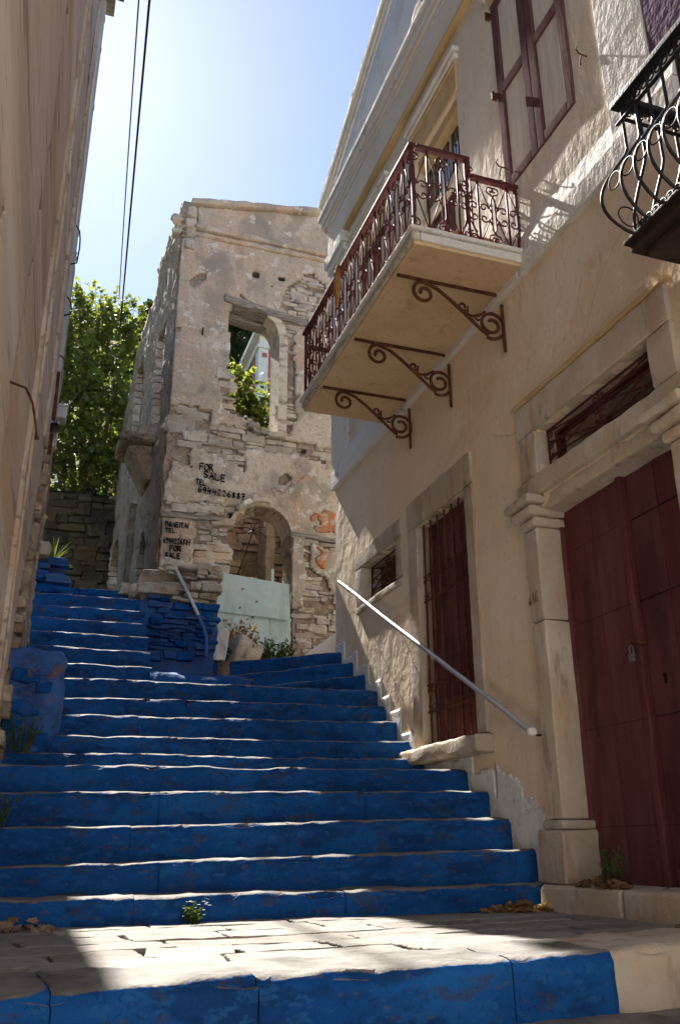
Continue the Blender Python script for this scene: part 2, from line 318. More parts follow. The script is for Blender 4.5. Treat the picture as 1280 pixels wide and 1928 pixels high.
# shared rubble stone meshes (unit cubes, -0.5..0.5)
STONES = []
for i in range(14):
    vs, fs = rbox_data((1, 1, 1), .06, .31, .16, 1.7, i*3.7, .22)
    me = bpy.data.meshes.new('stone')
    me.from_pydata([tuple(v-Vector((.5, .5, .5))) for v in vs], [], fs)
    me.update(); STONES.append(me)
STONE_BY = {}
def stone(name, m, c, size, parent, rot=(0, 0, 0)):
    k = (random.randrange(14), m.name)
    if k not in STONE_BY:
        me = STONES[k[0]].copy(); me.materials.append(m); STONE_BY[k] = me; smooth_normals(me)
    o = bpy.data.objects.new(name, STONE_BY[k]); o.location = c; o.scale = size; o.rotation_euler = rot
    return link(o, parent)
def rubble(u0, u1, z0, z1, place, ok, hmin=.05, hmax=.15, wmin=.12, wmax=.42, gap=.012):
    """coursed rubble: calls place(uc, zc, w, h) for every stone whose centre passes ok"""
    z = z0
    while z < z1:
        h = random.uniform(hmin, hmax); u = u0-random.random()*wmax
        while u < u1:
            wd = random.uniform(wmin, wmax)*(.75+.5*h/hmax)
            if h > hmax*.75 and random.random() < .3:                # two thin stones instead of a tall one
                for q in (0, 1):
                    if ok(u+wd/2, z+h*(.25+.5*q)): place(u+wd/2, z+h*(.25+.5*q), wd-gap, h/2-gap*.8)
            elif random.random() < .93 and ok(u+wd/2, z+h/2):
                if random.random() < .2: hh = h*random.uniform(1.3, 1.8)
                else: hh = h
                place(u+wd/2+random.uniform(-.015, .015), z+h/2+random.uniform(-.02, .02), wd-gap, hh-gap)
            u += wd
        z += h

# ================================================================ SETTING
def gz(x, y):
    if y < 0: return -2.0+.08*y if y > -40 else -5.2
    if y < 24: return -2.0+.22*y
    return min(3.28+.70*(y-24), 130)+nz((x, y, 0), .06)*min(6, (y-24)*.15)
ys = [-400, -150, -60, -20, -6, 0, 6, 12, 18, 21, 24, 28, 34, 42, 52, 64, 80, 100, 130, 170, 220, 300, 600]
xs = [-500, -250, -120, -70, -45, -30, -20, -12, -6, 0, 6, 12, 20, 30, 45, 70, 120, 250, 500]
vs = [(x, y, gz(x, y)) for y in ys for x in xs]; nx = len(xs)
fs = [(j*nx+i, j*nx+i+1, (j+1)*nx+i+1, (j+1)*nx+i) for j in range(len(ys)-1) for i in range(nx-1)]
tag(obj('ground', vs, fs, HILL, smooth=True), kind='structure')

# unseen pale square and white house added behind the viewer to bounce sunlight
sq = tag(rbox('added_bounce_square', -14, 16, -14, .3, -2.6, -1.62, SQUARE, None, r=.02, res=1.5, amp=.02, nsc=1), kind='structure')
wh = tag(empty('added_white_house'), 'unseen long whitewashed house added behind the viewer to bounce sunlight', 'house')
rbox('wall', -9, 13, -13.6, -9.5, -1.62, 6.2, WHITEP, wh, r=.03, res=1.2, amp=.02)
for k in range(6):
    x = -7.4+k*3.4
    for z in (-1.5, 2.2):
        f = rbox('window', x, x+1.0, -9.5, -9.44, z+.6, z+2.3, PANEL, wh, r=.01, res=.6, amp=0)
        rbox('shutter', x+.06, x+.94, -9.44, -9.40, z+.68, z+2.22, WINBROWN, f, r=.006, res=.6, amp=0)
rbox('roof', -9.3, 13.3, -13.9, -9.3, 6.21, 6.4, TILE, wh, r=.03, res=1.5, amp=.02)

# ---- the blue stairs: stairs > step > step_stone
stairs = tag(empty('stairs', (1.4, 5, -.36)), 'blue painted stone stairs climbing between the houses', kind='structure')
stairs.location = (0, 0, 0)
def core(name, pts, ztop, zbot, m, parent):
    n = len(pts); vs = [(x, y, zbot) for x, y in pts]+[(x, y, ztop) for x, y in pts]
    fs = [tuple(range(n-1, -1, -1)), tuple(range(n, 2*n))]+[(i, (i+1) % n, n+(i+1) % n, n+i) for i in range(n)]
    return obj(name, vs, fs, m, parent)
def step(A, B, rise, depth, back, m=BLUE, lens=(.8, 1.7), amp=.012, edge=.06, r=.034, split=None, m2=None, low=.05):
    """A, B = front edge ends (x,y,z); core reaches `back` metres uphill; stones carry the nosing"""
    A, B = Vector(A), Vector(B); d = B-A; L = math.hypot(d.x, d.y); U = Vector((d.x/L, d.y/L, 0)); V = Vector((-U.y, U.x, 0))
    zt = min(A.z, B.z)-.02
    pts = [A+V*.06, B+V*.06, B+V*back, A+V*back]
    st = core('step', [(p.x, p.y) for p in pts], zt, zt-rise-.25, m, stairs)
    s = 0; sseed = random.random()*90
    while s < L-1e-3:
        l = random.uniform(*lens)
        if L-s-l < .3: l = L-s
        if split and s < split < s+l+.2 and abs(split-s) > .05: l = split-s
        vs, fs = rbox_data((l-.0005, depth, rise+low), (.0012, r, r), .05, amp, 5.5, sseed, edge, s)
        off = random.uniform(-.002, .002); dz = random.uniform(-.003, .003); tl = 0
        sag = .02
        out = []
        for v in vs:
            k = (s+v.x)/L; z = A.z+(B.z-A.z)*k
            p = A+U*(s+v.x)+V*(v.y+off+tl*(v.x/l-.5)); wv = nz((p.x, p.y, A.z*3), 1.1)*.008
            out.append((p.x, p.y+wv, z+dz-(rise+low)+v.z+v.y*sag*(v.z/(rise+low))+wv))
        obj('step_stone', out, fs, (m2 if (m2 and s > split-.05) else m), st, True)
        s += l
    return st
S_ = step
#        left end (x,y,z)         right end            rise depth back
EDGES = [((-.35, 5.12, -.235), (3.0, 4.90, -.19), .15, .34, 1.5),
         ((-.30, 5.42, -.085), (3.0, 5.05, .0), .17, .32, 1.5),
         ((-.28, 5.67, .123), (3.0, 5.33, .19), .19, .32, 1.5),
         ((-.26, 5.97, .337), (3.0, 5.60, .37), .19, .34, 1.5),
         ((-.24, 6.27, .525), (3.0, 5.90, .535), .18, .80, 1.6),
         ((-.22, 6.90, .665), (3.0, 6.65, .67), .14, .32, 1.5),
         ((-.20, 7.17, .815), (3.0, 6.90, .84), .17, .36, 1.5),
         ((-.18, 7.52, 1.025), (3.0, 7.18, 1.03), .19, .30, 1.5),
         ((-.17, 7.77, 1.20), (3.0, 7.42, 1.20), .18, .28, 1.6),
         ((-.16, 7.97, 1.395), (3.0, 7.63, 1.38), .19, .34, 1.9)]
for e in EDGES: S_(*e)
# winders bearing right towards the ruin
S_((1.95, 9.02, 1.56), (3.0, 7.93, 1.58), .19, .42, 1.2, lens=(.5, .9), edge=.03)
S_((1.80, 9.50, 1.75), (3.0, 8.27, 1.77), .19, .42, 1.0, lens=(.5, .9), edge=.03)
S_((1.72, 9.62, 1.92), (3.0, 8.63, 1.94), .19, .42, 1.0, lens=(.5, .9), edge=.03)
# upper left flight
for k in range(6):
    z = 1.58+.2*k; y = 8.19+.275*k
    S_((-.16, y+.03, z), (1.0+.006*k, y, z), .2, .30, 1.3, lens=(.4, .75), edge=.04)
S_((.35, 9.95, 2.765), (1.45, 9.92, 2.775), .2, .4, 1.2, lens=(.4, .7))
S_((.2, 10.6, 2.94), (1.45, 10.55, 2.945), .2, .4, 1.2, lens=(.4, .7))
# landing edge and the steps below it
S_((-.45, 2.70, -.365), (3.0, 3.08, -.325), .19, .42, 2.6, split=2.5, m2=FRAME, edge=.06, lens=(.5, 1.1))
for k in range(6):
    S_((-.45, 2.25-.42*k, -.56-.18*k), (3.0, 2.62-.42*k, -.53-.18*k), .19, .5, 1.2)

# ---- landing paving: each slab a piece
landing = tag(obj('landing', [(-.45, 3.0, -.42), (3.05, 3.35, -.385), (3.05, 5.0, -.385), (-.45, 5.2, -.42), (-.45, 3.0, -.9), (3.05, 3.35, -.9), (3.05, 5.0, -.9), (-.45, 5.2, -.9)],
     [(0, 1, 2, 3), (4, 7, 6, 5), (0, 4, 5, 1), (1, 5, 6, 2), (2, 6, 7, 3), (3, 7, 4, 0)], JOINT), kind='structure')
rows = [0, .17, .33, .52, .68, .86, 1.0]
for j in range(len(rows)-1):
    x = -.45-random.random()*.3
    while x < 3.05:
        wd = random.uniform(.32, .85); x1 = min(x+wd, 3.06)
        if x1-x < .12: break
        xa = max(x, -.45)
        if x1 > xa+.08:
            def Q(xx, t):
                ya = 3.09+(xx+.45)*.11; yb = 5.13-(xx+.45)*.06
                tt = t+nz((xx*1.4, j*0+t*7, 3), 1)*.02
                return ya+(yb-ya)*tt
            vs, fs = rbox_data((1, 1, .07), (.012, .02, .008), .09, 0, 5)
            sk = random.uniform(-.05, .05); hz = random.uniform(-.003, .003); sd_ = random.random()*40
            g = .008; out = []
            for v in vs:
                xx = xa+g+(x1-xa-2*g)*v.x; t = rows[j]+(rows[j+1]-rows[j])*v.y
                yy = Q(xx, t)+(g if v.y < .5 else -g); xx += sk*(v.y-.5)
                zz = -.432+.013*xx+v.z+hz+(nz((xx, yy, sd_), 3.5)*.006+nz((xx, yy*2.4, sd_), 10)*.005)*(1 if v.z > .03 else 0)
                out.append((xx, yy, zz))
            obj('paving_stone', out, fs, PAVE, landing, True)
        x = x1

# kerb step under the big door
kerb = tag(empty('kerb'), kind='structure')
for y0, y1 in ((1.2, 2.2), (2.21, 3.3), (3.31, 4.06), (4.07, 4.84)):
    rbox('kerb_stone', 2.86+random.uniform(-.01, .01), 3.5, y0, y1, -.5, -.19, FRAME, kerb, r=.025, res=.09, amp=.01, edge=.03)

# blue ramp mass in front of the stub wall
def lump(name, x0, x1, y0, y1, zf, zbot, m, parent=None, nx=16, ny=16, amp=.03):
    vs = []; fs = []
    for j in range(ny+1):
        for i in range(nx+1):
            x = x0+(x1-x0)*i/nx; y = y0+(y1-y0)*j/ny
            vs.append((x, y, zf(x, y)+nz((x, y, 1), 3)*amp+nz((x, y, 2), 9)*amp*.4))
    for j in range(ny):
        for i in range(nx): a = j*(nx+1)+i; fs.append((a, a+1, a+nx+2, a+nx+1))
    base = len(vs); ring = [i for i in range(nx+1)]+[j*(nx+1)+nx for j in range(1, ny+1)]+[ny*(nx+1)+i for i in range(nx-1, -1, -1)]+[j*(nx+1) for j in range(ny-1, 0, -1)]
    for k in ring: vs.append((vs[k][0], vs[k][1], zbot))
    for k in range(len(ring)):
        k2 = (k+1) % len(ring); fs.append((ring[k2], ring[k], base+k, base+k2))
    return obj(name, vs, fs, m, parent, True)
def rampz(x, y):
    return min(1.36+(y-8.0)*1.6-max(0, x-1.5)*.5, .186*y, 1.84)
tag(lump('ramp', .98, 1.98, 8.0, 9.6, rampz, 1.0, BLUEW, amp=.035), kind='structure')
tag(lump('terrace_soil', 1.86, 4.6, 9.42, 12.2, lambda x, y: 1.93+max(0, y-9.9)*.20, 1.2, SOIL, amp=.06), kind='structure')
tag(lump('lane', -.6, 1.7, 11.0, 20.0, lambda x, y: 2.93+max(0, y-11)*.22, 1.0, SOIL, amp=.04), kind='structure')

# brush-stroke lettering
G = {'F': [[(0, 0), (.02, 1), (.75, 1)], [(0, .52), (.55, .55)]], 'O': [[(.4+.4*math.cos(a), .5+.5*math.sin(a)) for a in [2*math.pi*k/14 for k in range(15)]]],
 'R': [[(.05, 0), (0, 1), (.5, .98), (.65, .78), (.5, .55), (.05, .48)], [(.3, .5), (.75, 0)]], 'S': [[(.68, .88), (.4, 1), (.08, .85), (.12, .6), (.55, .42), (.66, .18), (.4, 0), (.02, .1)]],
 'A': [[(0, 0), (.36, 1), (.72, 0)], [(.13, .36), (.6, .36)]], 'L': [[(0, 1), (0, 0), (.6, .02)]], 'E': [[(.6, 1), (0, 1), (0, 0), (.62, 0)], [(0, .52), (.5, .52)]], 'T': [[(0, 1), (.7, 1)], [(.35, 1), (.35, 0)]],
 '6': [[(.55, 1), (.2, .75), (.03, .3), (.25, 0), (.55, .1), (.58, .38), (.3, .52), (.08, .35)]], '9': [[(.55, .65), (.3, .48), (.06, .65), (.15, .95), (.45, .98), (.56, .7), (.5, .3), (.3, 0)]],
 '4': [[(.1, 1), (.03, .42), (.6, .46)], [(.45, .8), (.46, 0)]], '2': [[(.03, .8), (.2, 1), (.5, .93), (.52, .65), (.05, .02), (.6, .05)]], '7': [[(.02, .97), (.58, .97), (.25, 0)], [(.15, .5), (.55, .52)]],
 '8': [[(.3, .52), (.08, .75), (.3, 1), (.52, .75), (.3, .52), (.04, .25), (.3, 0), (.56, .25), (.3, .52)]], '.': [[(.1, 0), (.16, .06)]], '1': [[(.1, .8), (.3, 1), (.3, 0)]],
 'Π': [[(.05, 0), (.1, .95)], [(0, 1), (.7, .97)], [(.55, .95), (.6, 0)]], 'Ω': [[(.36+.3*math.cos(a), .62+.36*math.sin(a)) for a in [2*math.pi*k/12 for k in range(13)]], [(.05, .06), (.7, .08)]], 'Λ': [[(0, 0), (.36, 1), (.7, 0)]], 'Ι': [[(.1, 1), (.1, 0)]], 'Ε': [[(.6, 1), (0, 1), (0, 0), (.62, 0)], [(0, .52), (.5, .52)]], 'Τ': [[(0, 1), (.7, 1)], [(.35, 1), (.35, 0)]], 'Α': [[(0, 0), (.36, 1), (.72, 0)], [(.13, .36), (.6, .36)]]}
def lettering(txt, x0, x1, z0, z1, h, sw, y, parent, name='painted_lettering', axis='x', m=BLACKP):
    wid = {'Ι': .3, '.': .3, '1': .55}; tot = sum(wid.get(c, .82) for c in txt)-.15; sc = (x1-x0)/tot; b = MB(); cx = 0
    for c in txt:
        rr = random.uniform(-.04, .04)
        for st in G[c]:
            pts = []
            for (a, t) in st:
                xx = x0+(cx+a*.86)*sc; zz = z0+(z1-z0)*(xx-x0)/(x1-x0)+t*h*(1+rr)+a*rr*h*.4; pts.append((xx, zz))
            n = len(pts); vs = []
            for i, p in enumerate(pts):
                q0 = pts[max(i-1, 0)]; q1 = pts[min(i+1, n-1)]; t = Vector((q1[0]-q0[0], q1[1]-q0[1])); t = t.normalized() if t.length > 1e-9 else Vector((1, 0)); nn = Vector((-t.y, t.x))*sw*random.uniform(.8, 1.15)
                if i == 0: p = (p[0]-t.x*sw*.6, p[1]-t.y*sw*.6)
                if i == n-1: p = (p[0]+t.x*sw*.6, p[1]+t.y*sw*.6)
                for dy in (0, .045):
                    for s2 in (-1, 1): vs.append((p[0]+nn.x*s2, y+dy, p[1]+nn.y*s2) if axis == 'x' else (y+dy, -(p[0]+nn.x*s2), p[1]+nn.y*s2))
            fs = []
            for i in range(n-1):
                k = 4*i; fs += [(k, k+1, k+5, k+4), (k+2, k+6, k+7, k+3), (k, k+4, k+6, k+2), (k+1, k+3, k+7, k+5)]
            fs += [(0, 2, 3, 1), (4*n-4, 4*n-3, 4*n-1, 4*n-2)]; b.add(vs, fs)
        cx += wid.get(c, .82)
    return b.build(name, m, parent)

# ================================================================ LEFT HOUSE
lh = tag(empty('plastered_house', (-.4, 4, -1)), 'tall stained beige plaster house wall at the left edge with a downpipe on its corner', 'house')
lh.location = (0, 0, 0)
def lx(y): return -.17-.03*(8.3-y)
def PL(dp, th, bmp=.008):
    def f(u, z, d):
        x = lx(u)+dp+(nz((u*.15, z, 0), .8)*bmp+nz((u*.08, z, 5), 3)*bmp*.6 if d == 0 else -th)
        return Vector((x, u, z))
    return f
us = steps_of(-2.5, 8.3, .2); zs = steps_of(-2.2, 9.9, .25)
obj('wall', *lattice(us, zs, lambda u, z: True, PL(0, .6)), LSTREAK, lh, True)
us = steps_of(-2.5, 5.2, .07); zs = steps_of(-2.2, 9.9, .07)
def plm(u, z):
    e = 4.05+.22*(z-2)*.3+.28*nz((0, z, 1), .7)+.12*nz((0, z, 2), 3.3)+.05*nz((u, z, 2), 9)
    return u < e and not (nz((u, z, 8), 1.6) > .55 and u > 2.8)
obj('plaster_coat', *lattice(us, zs, plm, PL(.028, .03)), LPLAST, lh, True)
us = steps_of(7.55, 8.33, .05); zs = steps_of(3.3, 9.9, .05)
def plc(u, z): return z > 3.6+.3*nz((u, 0, 2), 3) and u < 8.25+.10*nz((0, z, 6), 1.3)+.06*nz((u, z, 7), 5) and u > 7.75+.10*nz((0, z, 9), .8)
obj('corner_plaster', *lattice(us, zs, plc, PL(.032, .034)), LSTREAK, lh, True)
for yy, wd, pr in ((5.9, .10, .03), (6.45, .05, .02)):
    rbox('plaster_rib', lx(yy)-.05, lx(yy)+pr, yy-wd/2, yy+wd/2, -.6, 9.85, LSTREAK, lh, r=.015, res=.2, amp=.01, nsc=2.5)
# eave with clay tiles
obj('eave', *rbox_data((.95, 11.3, .09), .01, .5, .004, 3), TIMBER, lh).location = (-.95, -2.6, 9.9)
for k in range(38):
    b = MB(); n = 6; vs = []
    for e in (0, 1):
        for q in range(n+1):
            a = math.pi*q/n; vs.append((-.95+1.05*e, .11*math.cos(a), .11*math.sin(a)+.10*(1-e)))
            vs.append((-.95+1.05*e, .095*math.cos(a), .095*math.sin(a)+.10*(1-e)))
    fs = []
    for q in range(n):
        o1, o2 = 2*q, 2*(q+1); N = 2*(n+1)
        fs += [(o1, o2, N+o2, N+o1), (o1+1, N+o1+1, N+o2+1, o2+1), (N+o1, N+o2, N+o2+1, N+o1+1), (o1, o1+1, o2+1, o2)]
    t = obj('roof_tile', vs, fs, TILE, lh, True); t.location = (0, -2.5+k*.295, 9.995)
# downpipe
px = -.15
dp = MB().tube([(px, 8.44, 9.8), (px, 8.44, 4.05)], .05, 14).build('downpipe', PVC, lh, True)
for z in (4.3, 5.2, 6.3, 8.1, 9.0, 9.5):
    MB().tube([(px, 8.44, z), (px, 8.44, z+.05)], .056, 14).build('pipe_collar', PVC, dp, True)
MB().tube([(px, 8.44, 4.06), (px+.004, 8.42, 4.0), (px+.02, 8.36, 3.93), (px+.05, 8.25, 3.87)], [.05, .053, .055, .057], 14, cap=False).build('pipe_elbow', PVC, dp, True)
for z in (4.75, 3.98):
    MB().tube([(px-.06, 8.44, z), (px-.03, 8.375, z), (px+.03, 8.378, z), (px+.06, 8.44, z)], .007, 6).build('pipe_clamp', RUST, dp)
MB().tube([(-.125, 8.36, 4.55), (-.118, 8.36, 3.9), (-.13, 8.37, 3.2)], .018, 8).build('conduit', RUST, lh)
for z0, z1 in ((6.25, 5.75), (5.35, 5.12)):
    MB().tube([(-.13, 8.2, z0), (-.09, 8.22, z0-.05), (-.075, 8.23, z0-.14), (-.07, 8.24, (z0+z1)/2), (-.08, 8.23, z1+.05), (-.14, 8.2, z1)], .008, 6).build('cable_loop', CABLE, lh)
hk = MB().tube([(-.27, 3.95, 2.06), (-.20, 4.05, 2.09), (-.165, 4.14, 2.06), (-.14, 4.22, 1.98), (-.13, 4.25, 1.93)], .0065, 8)
hk.tube([(-.13, 4.25, 1.935), (-.128, 4.252, 1.92)], .011, 8)
hk.build('iron_hook', RUST, lh, True)
# rough stone footing at the far corner and foot of the wall
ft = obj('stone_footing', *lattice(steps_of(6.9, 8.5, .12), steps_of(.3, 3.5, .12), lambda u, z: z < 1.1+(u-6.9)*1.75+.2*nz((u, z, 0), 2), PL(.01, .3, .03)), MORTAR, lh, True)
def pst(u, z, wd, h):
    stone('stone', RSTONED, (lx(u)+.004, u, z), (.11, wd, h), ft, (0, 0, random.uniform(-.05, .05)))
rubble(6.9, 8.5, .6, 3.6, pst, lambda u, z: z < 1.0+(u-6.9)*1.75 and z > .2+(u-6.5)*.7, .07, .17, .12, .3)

# blue buttress at the foot of the left wall
bt = tag(empty('blue_buttress'), 'rough stone buttress painted worn blue at the foot of the left house wall', 'buttress')
vs, fs = rbox_data((.44, 1.15, .98), .07, .04, .05, 5.5, 3., .03)
out = []
for v in vs:
    k = v.z/.98
    out.append((-.25+v.x*(1-.06*(1-k)) if v.x < .2 else -.25+v.x+.03*math.sin(k*3.1)-.06*(1-k), 6.98+v.y+.03*k, .47+v.z))
obj('masonry_body', out, fs, BLUEW, bt, True)
for k in range(12):
    x = random.uniform(-.16, .11); z = .62+.78*random.random(); sz = random.uniform(.08, .17)
    stone('stone', BLUEW, (x, 7.01+.02*random.random(), z), (sz*1.25, .09, sz*.8), bt, (0, random.uniform(-.3, .3), 0))

# stone wall end beyond the downpipe
fwl = tag(empty('stone_wall'), 'narrow end of a rubble stone wall rising beyond the grey downpipe', 'wall')
obj('wall_core', *rbox_data((1.2, 3.4, 6.6), .04, .3, .04, 2, 5), MORTAR, fwl, True).location = (-1.335, 9.75, 1.1)
def pf(u, z, wd, h): stone('stone', RSTONED, (u, 9.74+random.uniform(-.02, .02), z), (wd, .14, h), fwl, (0, random.uniform(-.04, .04), random.uniform(-.06, .06)))
rubble(-.75, -.05, 2.3, 7.0, pf, lambda u, z: u < -.30 or (z < 4.4 and u < -.19), .09, .22, .16, .42, .02)
rbox('meter_box', -.18, .0, 11.7, 11.95, 5.66, 5.86, PVC, None, r=.03, res=.1, amp=0)
mbx = bpy.data.objects['meter_box']; tag(mbx, 'small grey box with a drooping cover fixed beyond the downpipe', 'box')
rbox('box_lid', -.19, .012, 11.69, 11.96, 5.84, 5.88, PVC, mbx, r=.01, res=.2, amp=0)
MB().tube([(-.1, 11.8, 5.65), (-.1, 11.8, 5.3), (-.15, 11.8, 5.2)], .012, 6).build('conduit', PVC, mbx)

# low blue rubble wall with yucca
lw = tag(empty('blue_rubble_wall'), 'stepped low rubble wall painted blue below the yucca at the stair top', 'wall')
def blx(z): return .37-.55*max(0, z-2.6)
obj('wall_core', *rbox_data((.75, .5, .38), .05, .1, .02, 4, 8), BLUEW, lw, True).location = (-.55, 9.9, 2.55)
def pb(u, z, wd, h): stone('stone', BLUEW, (u, 9.86+random.uniform(-.03, .03)+max(0, z-2.8)*.3, z), (wd, .22, h), lw, (random.uniform(-.1, .1), random.uniform(-.12, .12), random.uniform(-.2, .2)))
rubble(-.15, .4, 2.55, 3.06, pb, lambda u, z: u < blx(z), .06, .12, .12, .26, .006)

# ================================================================ RIGHT HOUSE (facade plane x = 3)
rh = tag(empty('cream_house'), 'two storey cream house on the right with iron balcony, maroon doors and pediment', 'house')
HOLES = {'door': (3.36, 4.70, -.5, 2.08), 'transom': (3.44, 4.63, 2.31, 2.64), 'win': (5.66, 6.65, .75, 2.63), 'small': (7.08, 8.0, 2.28, 2.67),
         'french': (3.80, 4.70, 4.70, 6.62), 'balc': (5.42, 6.35, 4.03, 6.40), 'far': (7.10, 8.0, 4.75, 6.40)}
def hole(u, z, names): return any(HOLES[n][0] < u < HOLES[n][1] and HOLES[n][2] < z < HOLES[n][3] for n in names)
def PR(x0, th, amp):
    def f(u, z, d):
        if d: return Vector((x0+th, u, z))
        return Vector((x0+nz((u, z, 1), .55)*amp+nz((u, z, 4), 2.2)*amp*.5, u, z))
    return f
low = ('door', 'transom', 'win', 'small'); hi = ('french', 'balc', 'far')
ub = [HOLES[n][i] for n in low for i in (0, 1)]; zb = [HOLES[n][i] for n in low for i in (2, 3)]
obj('ground_floor_wall', *lattice(steps_of(2.9, 8.86, .12, ub), steps_of(-.8, 3.9, .12, zb), lambda u, z: not hole(u, z, low), PR(3.0, .4, .010)), CREAM, rh)
ub = [HOLES[n][i] for n in hi for i in (0, 1)]; zb = [HOLES[n][i] for n in hi for i in (2, 3)]
obj('upper_floor_wall', *lattice(steps_of(2.9, 8.86, .12, ub), steps_of(3.905, 7.1, .12, zb), lambda u, z: not hole(u, z, hi), PR(2.998, .4, .012)), UPPER, rh)
# whitewashed skirting that follows the steps
prof = [(8.63, 1.94), (8.27, 1.77), (7.93, 1.58), (7.63, 1.38), (7.42, 1.20), (7.18, 1.03), (6.90, .84), (6.65, .67), (5.90, .535), (5.60, .37), (5.33, .19), (5.05, 0.), (4.90, -.19)]
def sz(u):
    z = -.36
    for y, h in prof[::-1]:
        if u >= y-.02: z = h
    return z
def skm(u, z):
    t = sz(u+.06)+.085+.03*nz((u, z, 3), 4)+(.05 if 5.5 < u < 6.0 else 0)
    if u < 5.5: t = max(t, .20+(u-4.92)*.62+.09*nz((u, z, 5), 4)+.04*nz((u, z, 8), 11))
    return z < t and z > sz(u)-.25
obj('whitewash_skirting', *lattice(steps_of(4.92, 8.84, .022), steps_of(-.4, 2.1, .022), skm, lambda u, z, d: Vector((2.990+nz((u, z, 1), .55)*.006+.004*nz((u, z, 2), 8) if d == 0 else 3.03, u, z))), WHITEWASH, rh, True)
# string course, corner pilasters, entablature, pediment
for y0, y1 in ((2.9, 4.62), (4.625, 7.2), (7.205, 8.9)):
    sc_ = rbox('string_course', 2.955, 3.05, y0, y1, 3.84, 4.02, TRIM, rh, r=.012, res=.14, amp=.006, edge=.01)
    # weathered sloping top of the course
    obj('string_course_slope', [(2.962, y0, 4.018), (2.962, y1, 4.018), (2.992, y1, 4.20), (2.992, y0, 4.20), (3.05, y0, 4.018), (3.05, y1, 4.018), (3.05, y1, 4.20), (3.05, y0, 4.20)],
        [(0, 3, 2, 1), (4, 5, 6, 7), (0, 1, 5, 4), (3, 7, 6, 2), (1, 2, 6, 5), (0, 4, 7, 3)], TRIM, rh)
def pil(y0, y1, z0, z1, x, m): return rbox('corner_pilaster', x, 3.06, y0, y1, z0, z1, m, rh, r=.012, res=.16, amp=.008, nsc=4)
pil(8.36, 8.91, 4.02, 6.86, 2.965, TRIM); pil(3.06, 3.47, 4.02, 6.86, 2.97, TRIM)
for y0, y1 in ((8.30, 8.97), (2.82, 3.53)):
    rbox('pilaster_capital', 2.93, 3.06, y0+.03, y1-.03, 6.80, 6.90, TRIM, rh, amp=.004)
    rbox('pilaster_capital', 2.90, 3.06, y0, y1, 6.90, 7.06, TRIM, rh, amp=.004)
rbox('architrave', 2.935, 3.3, 2.84, 8.95, 7.105, 7.50, UPPER, rh, r=.012, res=.2, amp=.006, nsc=3)
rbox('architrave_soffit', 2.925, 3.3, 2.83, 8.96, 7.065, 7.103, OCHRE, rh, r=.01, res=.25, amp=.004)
for i, (x, z0, z1, m) in enumerate(((2.925, 7.505, 7.57, TRIM), (2.905, 7.573, 7.64, UPPER), (2.885, 7.643, 7.76, TRIM), (2.862, 7.763, 7.83, TRIM))):
    rbox('cornice', x, 3.3, 2.74-.04*i, 9.02+.04*i, z0, z1, m, rh, r=.015, res=.2, amp=.006, nsc=3)
PCY, PH = 6.0, 9.42
def rake(y): return PH-abs(y-PCY)*.44
us = steps_of(2.9, 9.1, .12)
obj('tympanum', *lattice(us, [0, .25, .5, .75, 1.], lambda u, t: True, lambda u, t, d: Vector((2.99+.4*d+nz((u, t, 1), 1)*.01, u, 7.82+(max(rake(u)-7.82-.02, .01))*t))), WHITEP, rh, True)
for sgn in (-1, 1):
    b = []
    for i, (x, dz0, dz1) in enumerate(((2.968, -.02, .10), (2.95, .103, .19), (2.925, .193, .27))):
        ya, yb = PCY, PCY+sgn*(3.25+.03*i)
        n = 12; vs = []
        for k in range(n+1):
            y = ya+(yb-ya)*k/n; z = rake(y); wv = nz((y, i, 2), 2)*.012
            vs += [(x+wv, y, z+dz0+wv), (3.3, y, z+dz0), (3.3, y, z+dz1), (x+wv, y, z+dz1+wv)]
        fs = []
        for k in range(n):
            for q in range(4): a, c = 4*k+q, 4*k+(q+1) % 4; fs.append((a, c, c+4, a+4) if sgn < 0 else (a+4, c+4, c, a))
        fs += [(0, 1, 2, 3), (4*n+3, 4*n+2, 4*n+1, 4*n)]
        obj('raking_cornice', vs, fs, TRIM if i != 1 else UPPER, rh)
b = MB(); n = 28; vs = [(2.962, PCY+.06, 8.06)]; 
for rr, xx in ((.13, 2.962), (.155, 2.962), (.165, 2.985)):
    vs += [(xx, PCY+.06+rr*math.cos(2*math.pi*k/n), 8.06+rr*1.1*math.sin(2*math.pi*k/n)) for k in range(n)]
fs = [(0, 1+(k+1) % n, 1+k) for k in range(n)]+[(1+q*n+k, 1+q*n+(k+1) % n, 1+(q+1)*n+(k+1) % n, 1+(q+1)*n+k) for q in range(2) for k in range(n)]
obj('medallion', vs, fs, RSTONED, rh, True)
for sgn in (-1, 1):
    y1 = PCY+sgn*3.3; a = 3.3
    obj('roof', [(a-.1, PCY, PH+.27), (a-.1, y1, rake(y1)+.27), (8, y1, rake(y1)+.27), (8, PCY, PH+.27), (a-.1, PCY, PH+.2), (a-.1, y1, rake(y1)+.2), (8, y1, rake(y1)+.2), (8, PCY, PH+.2)],
        [(0, 1, 2, 3), (7, 6, 5, 4), (0, 4, 5, 1), (1, 5, 6, 2), (2, 6, 7, 3), (3, 7, 4, 0)], TILE, rh)
obj('side_wall', *rbox_data((5, .4, 8.4), .01, 1, .01, 1), UPPER, rh).location = (3.35, 8.45, -.5)
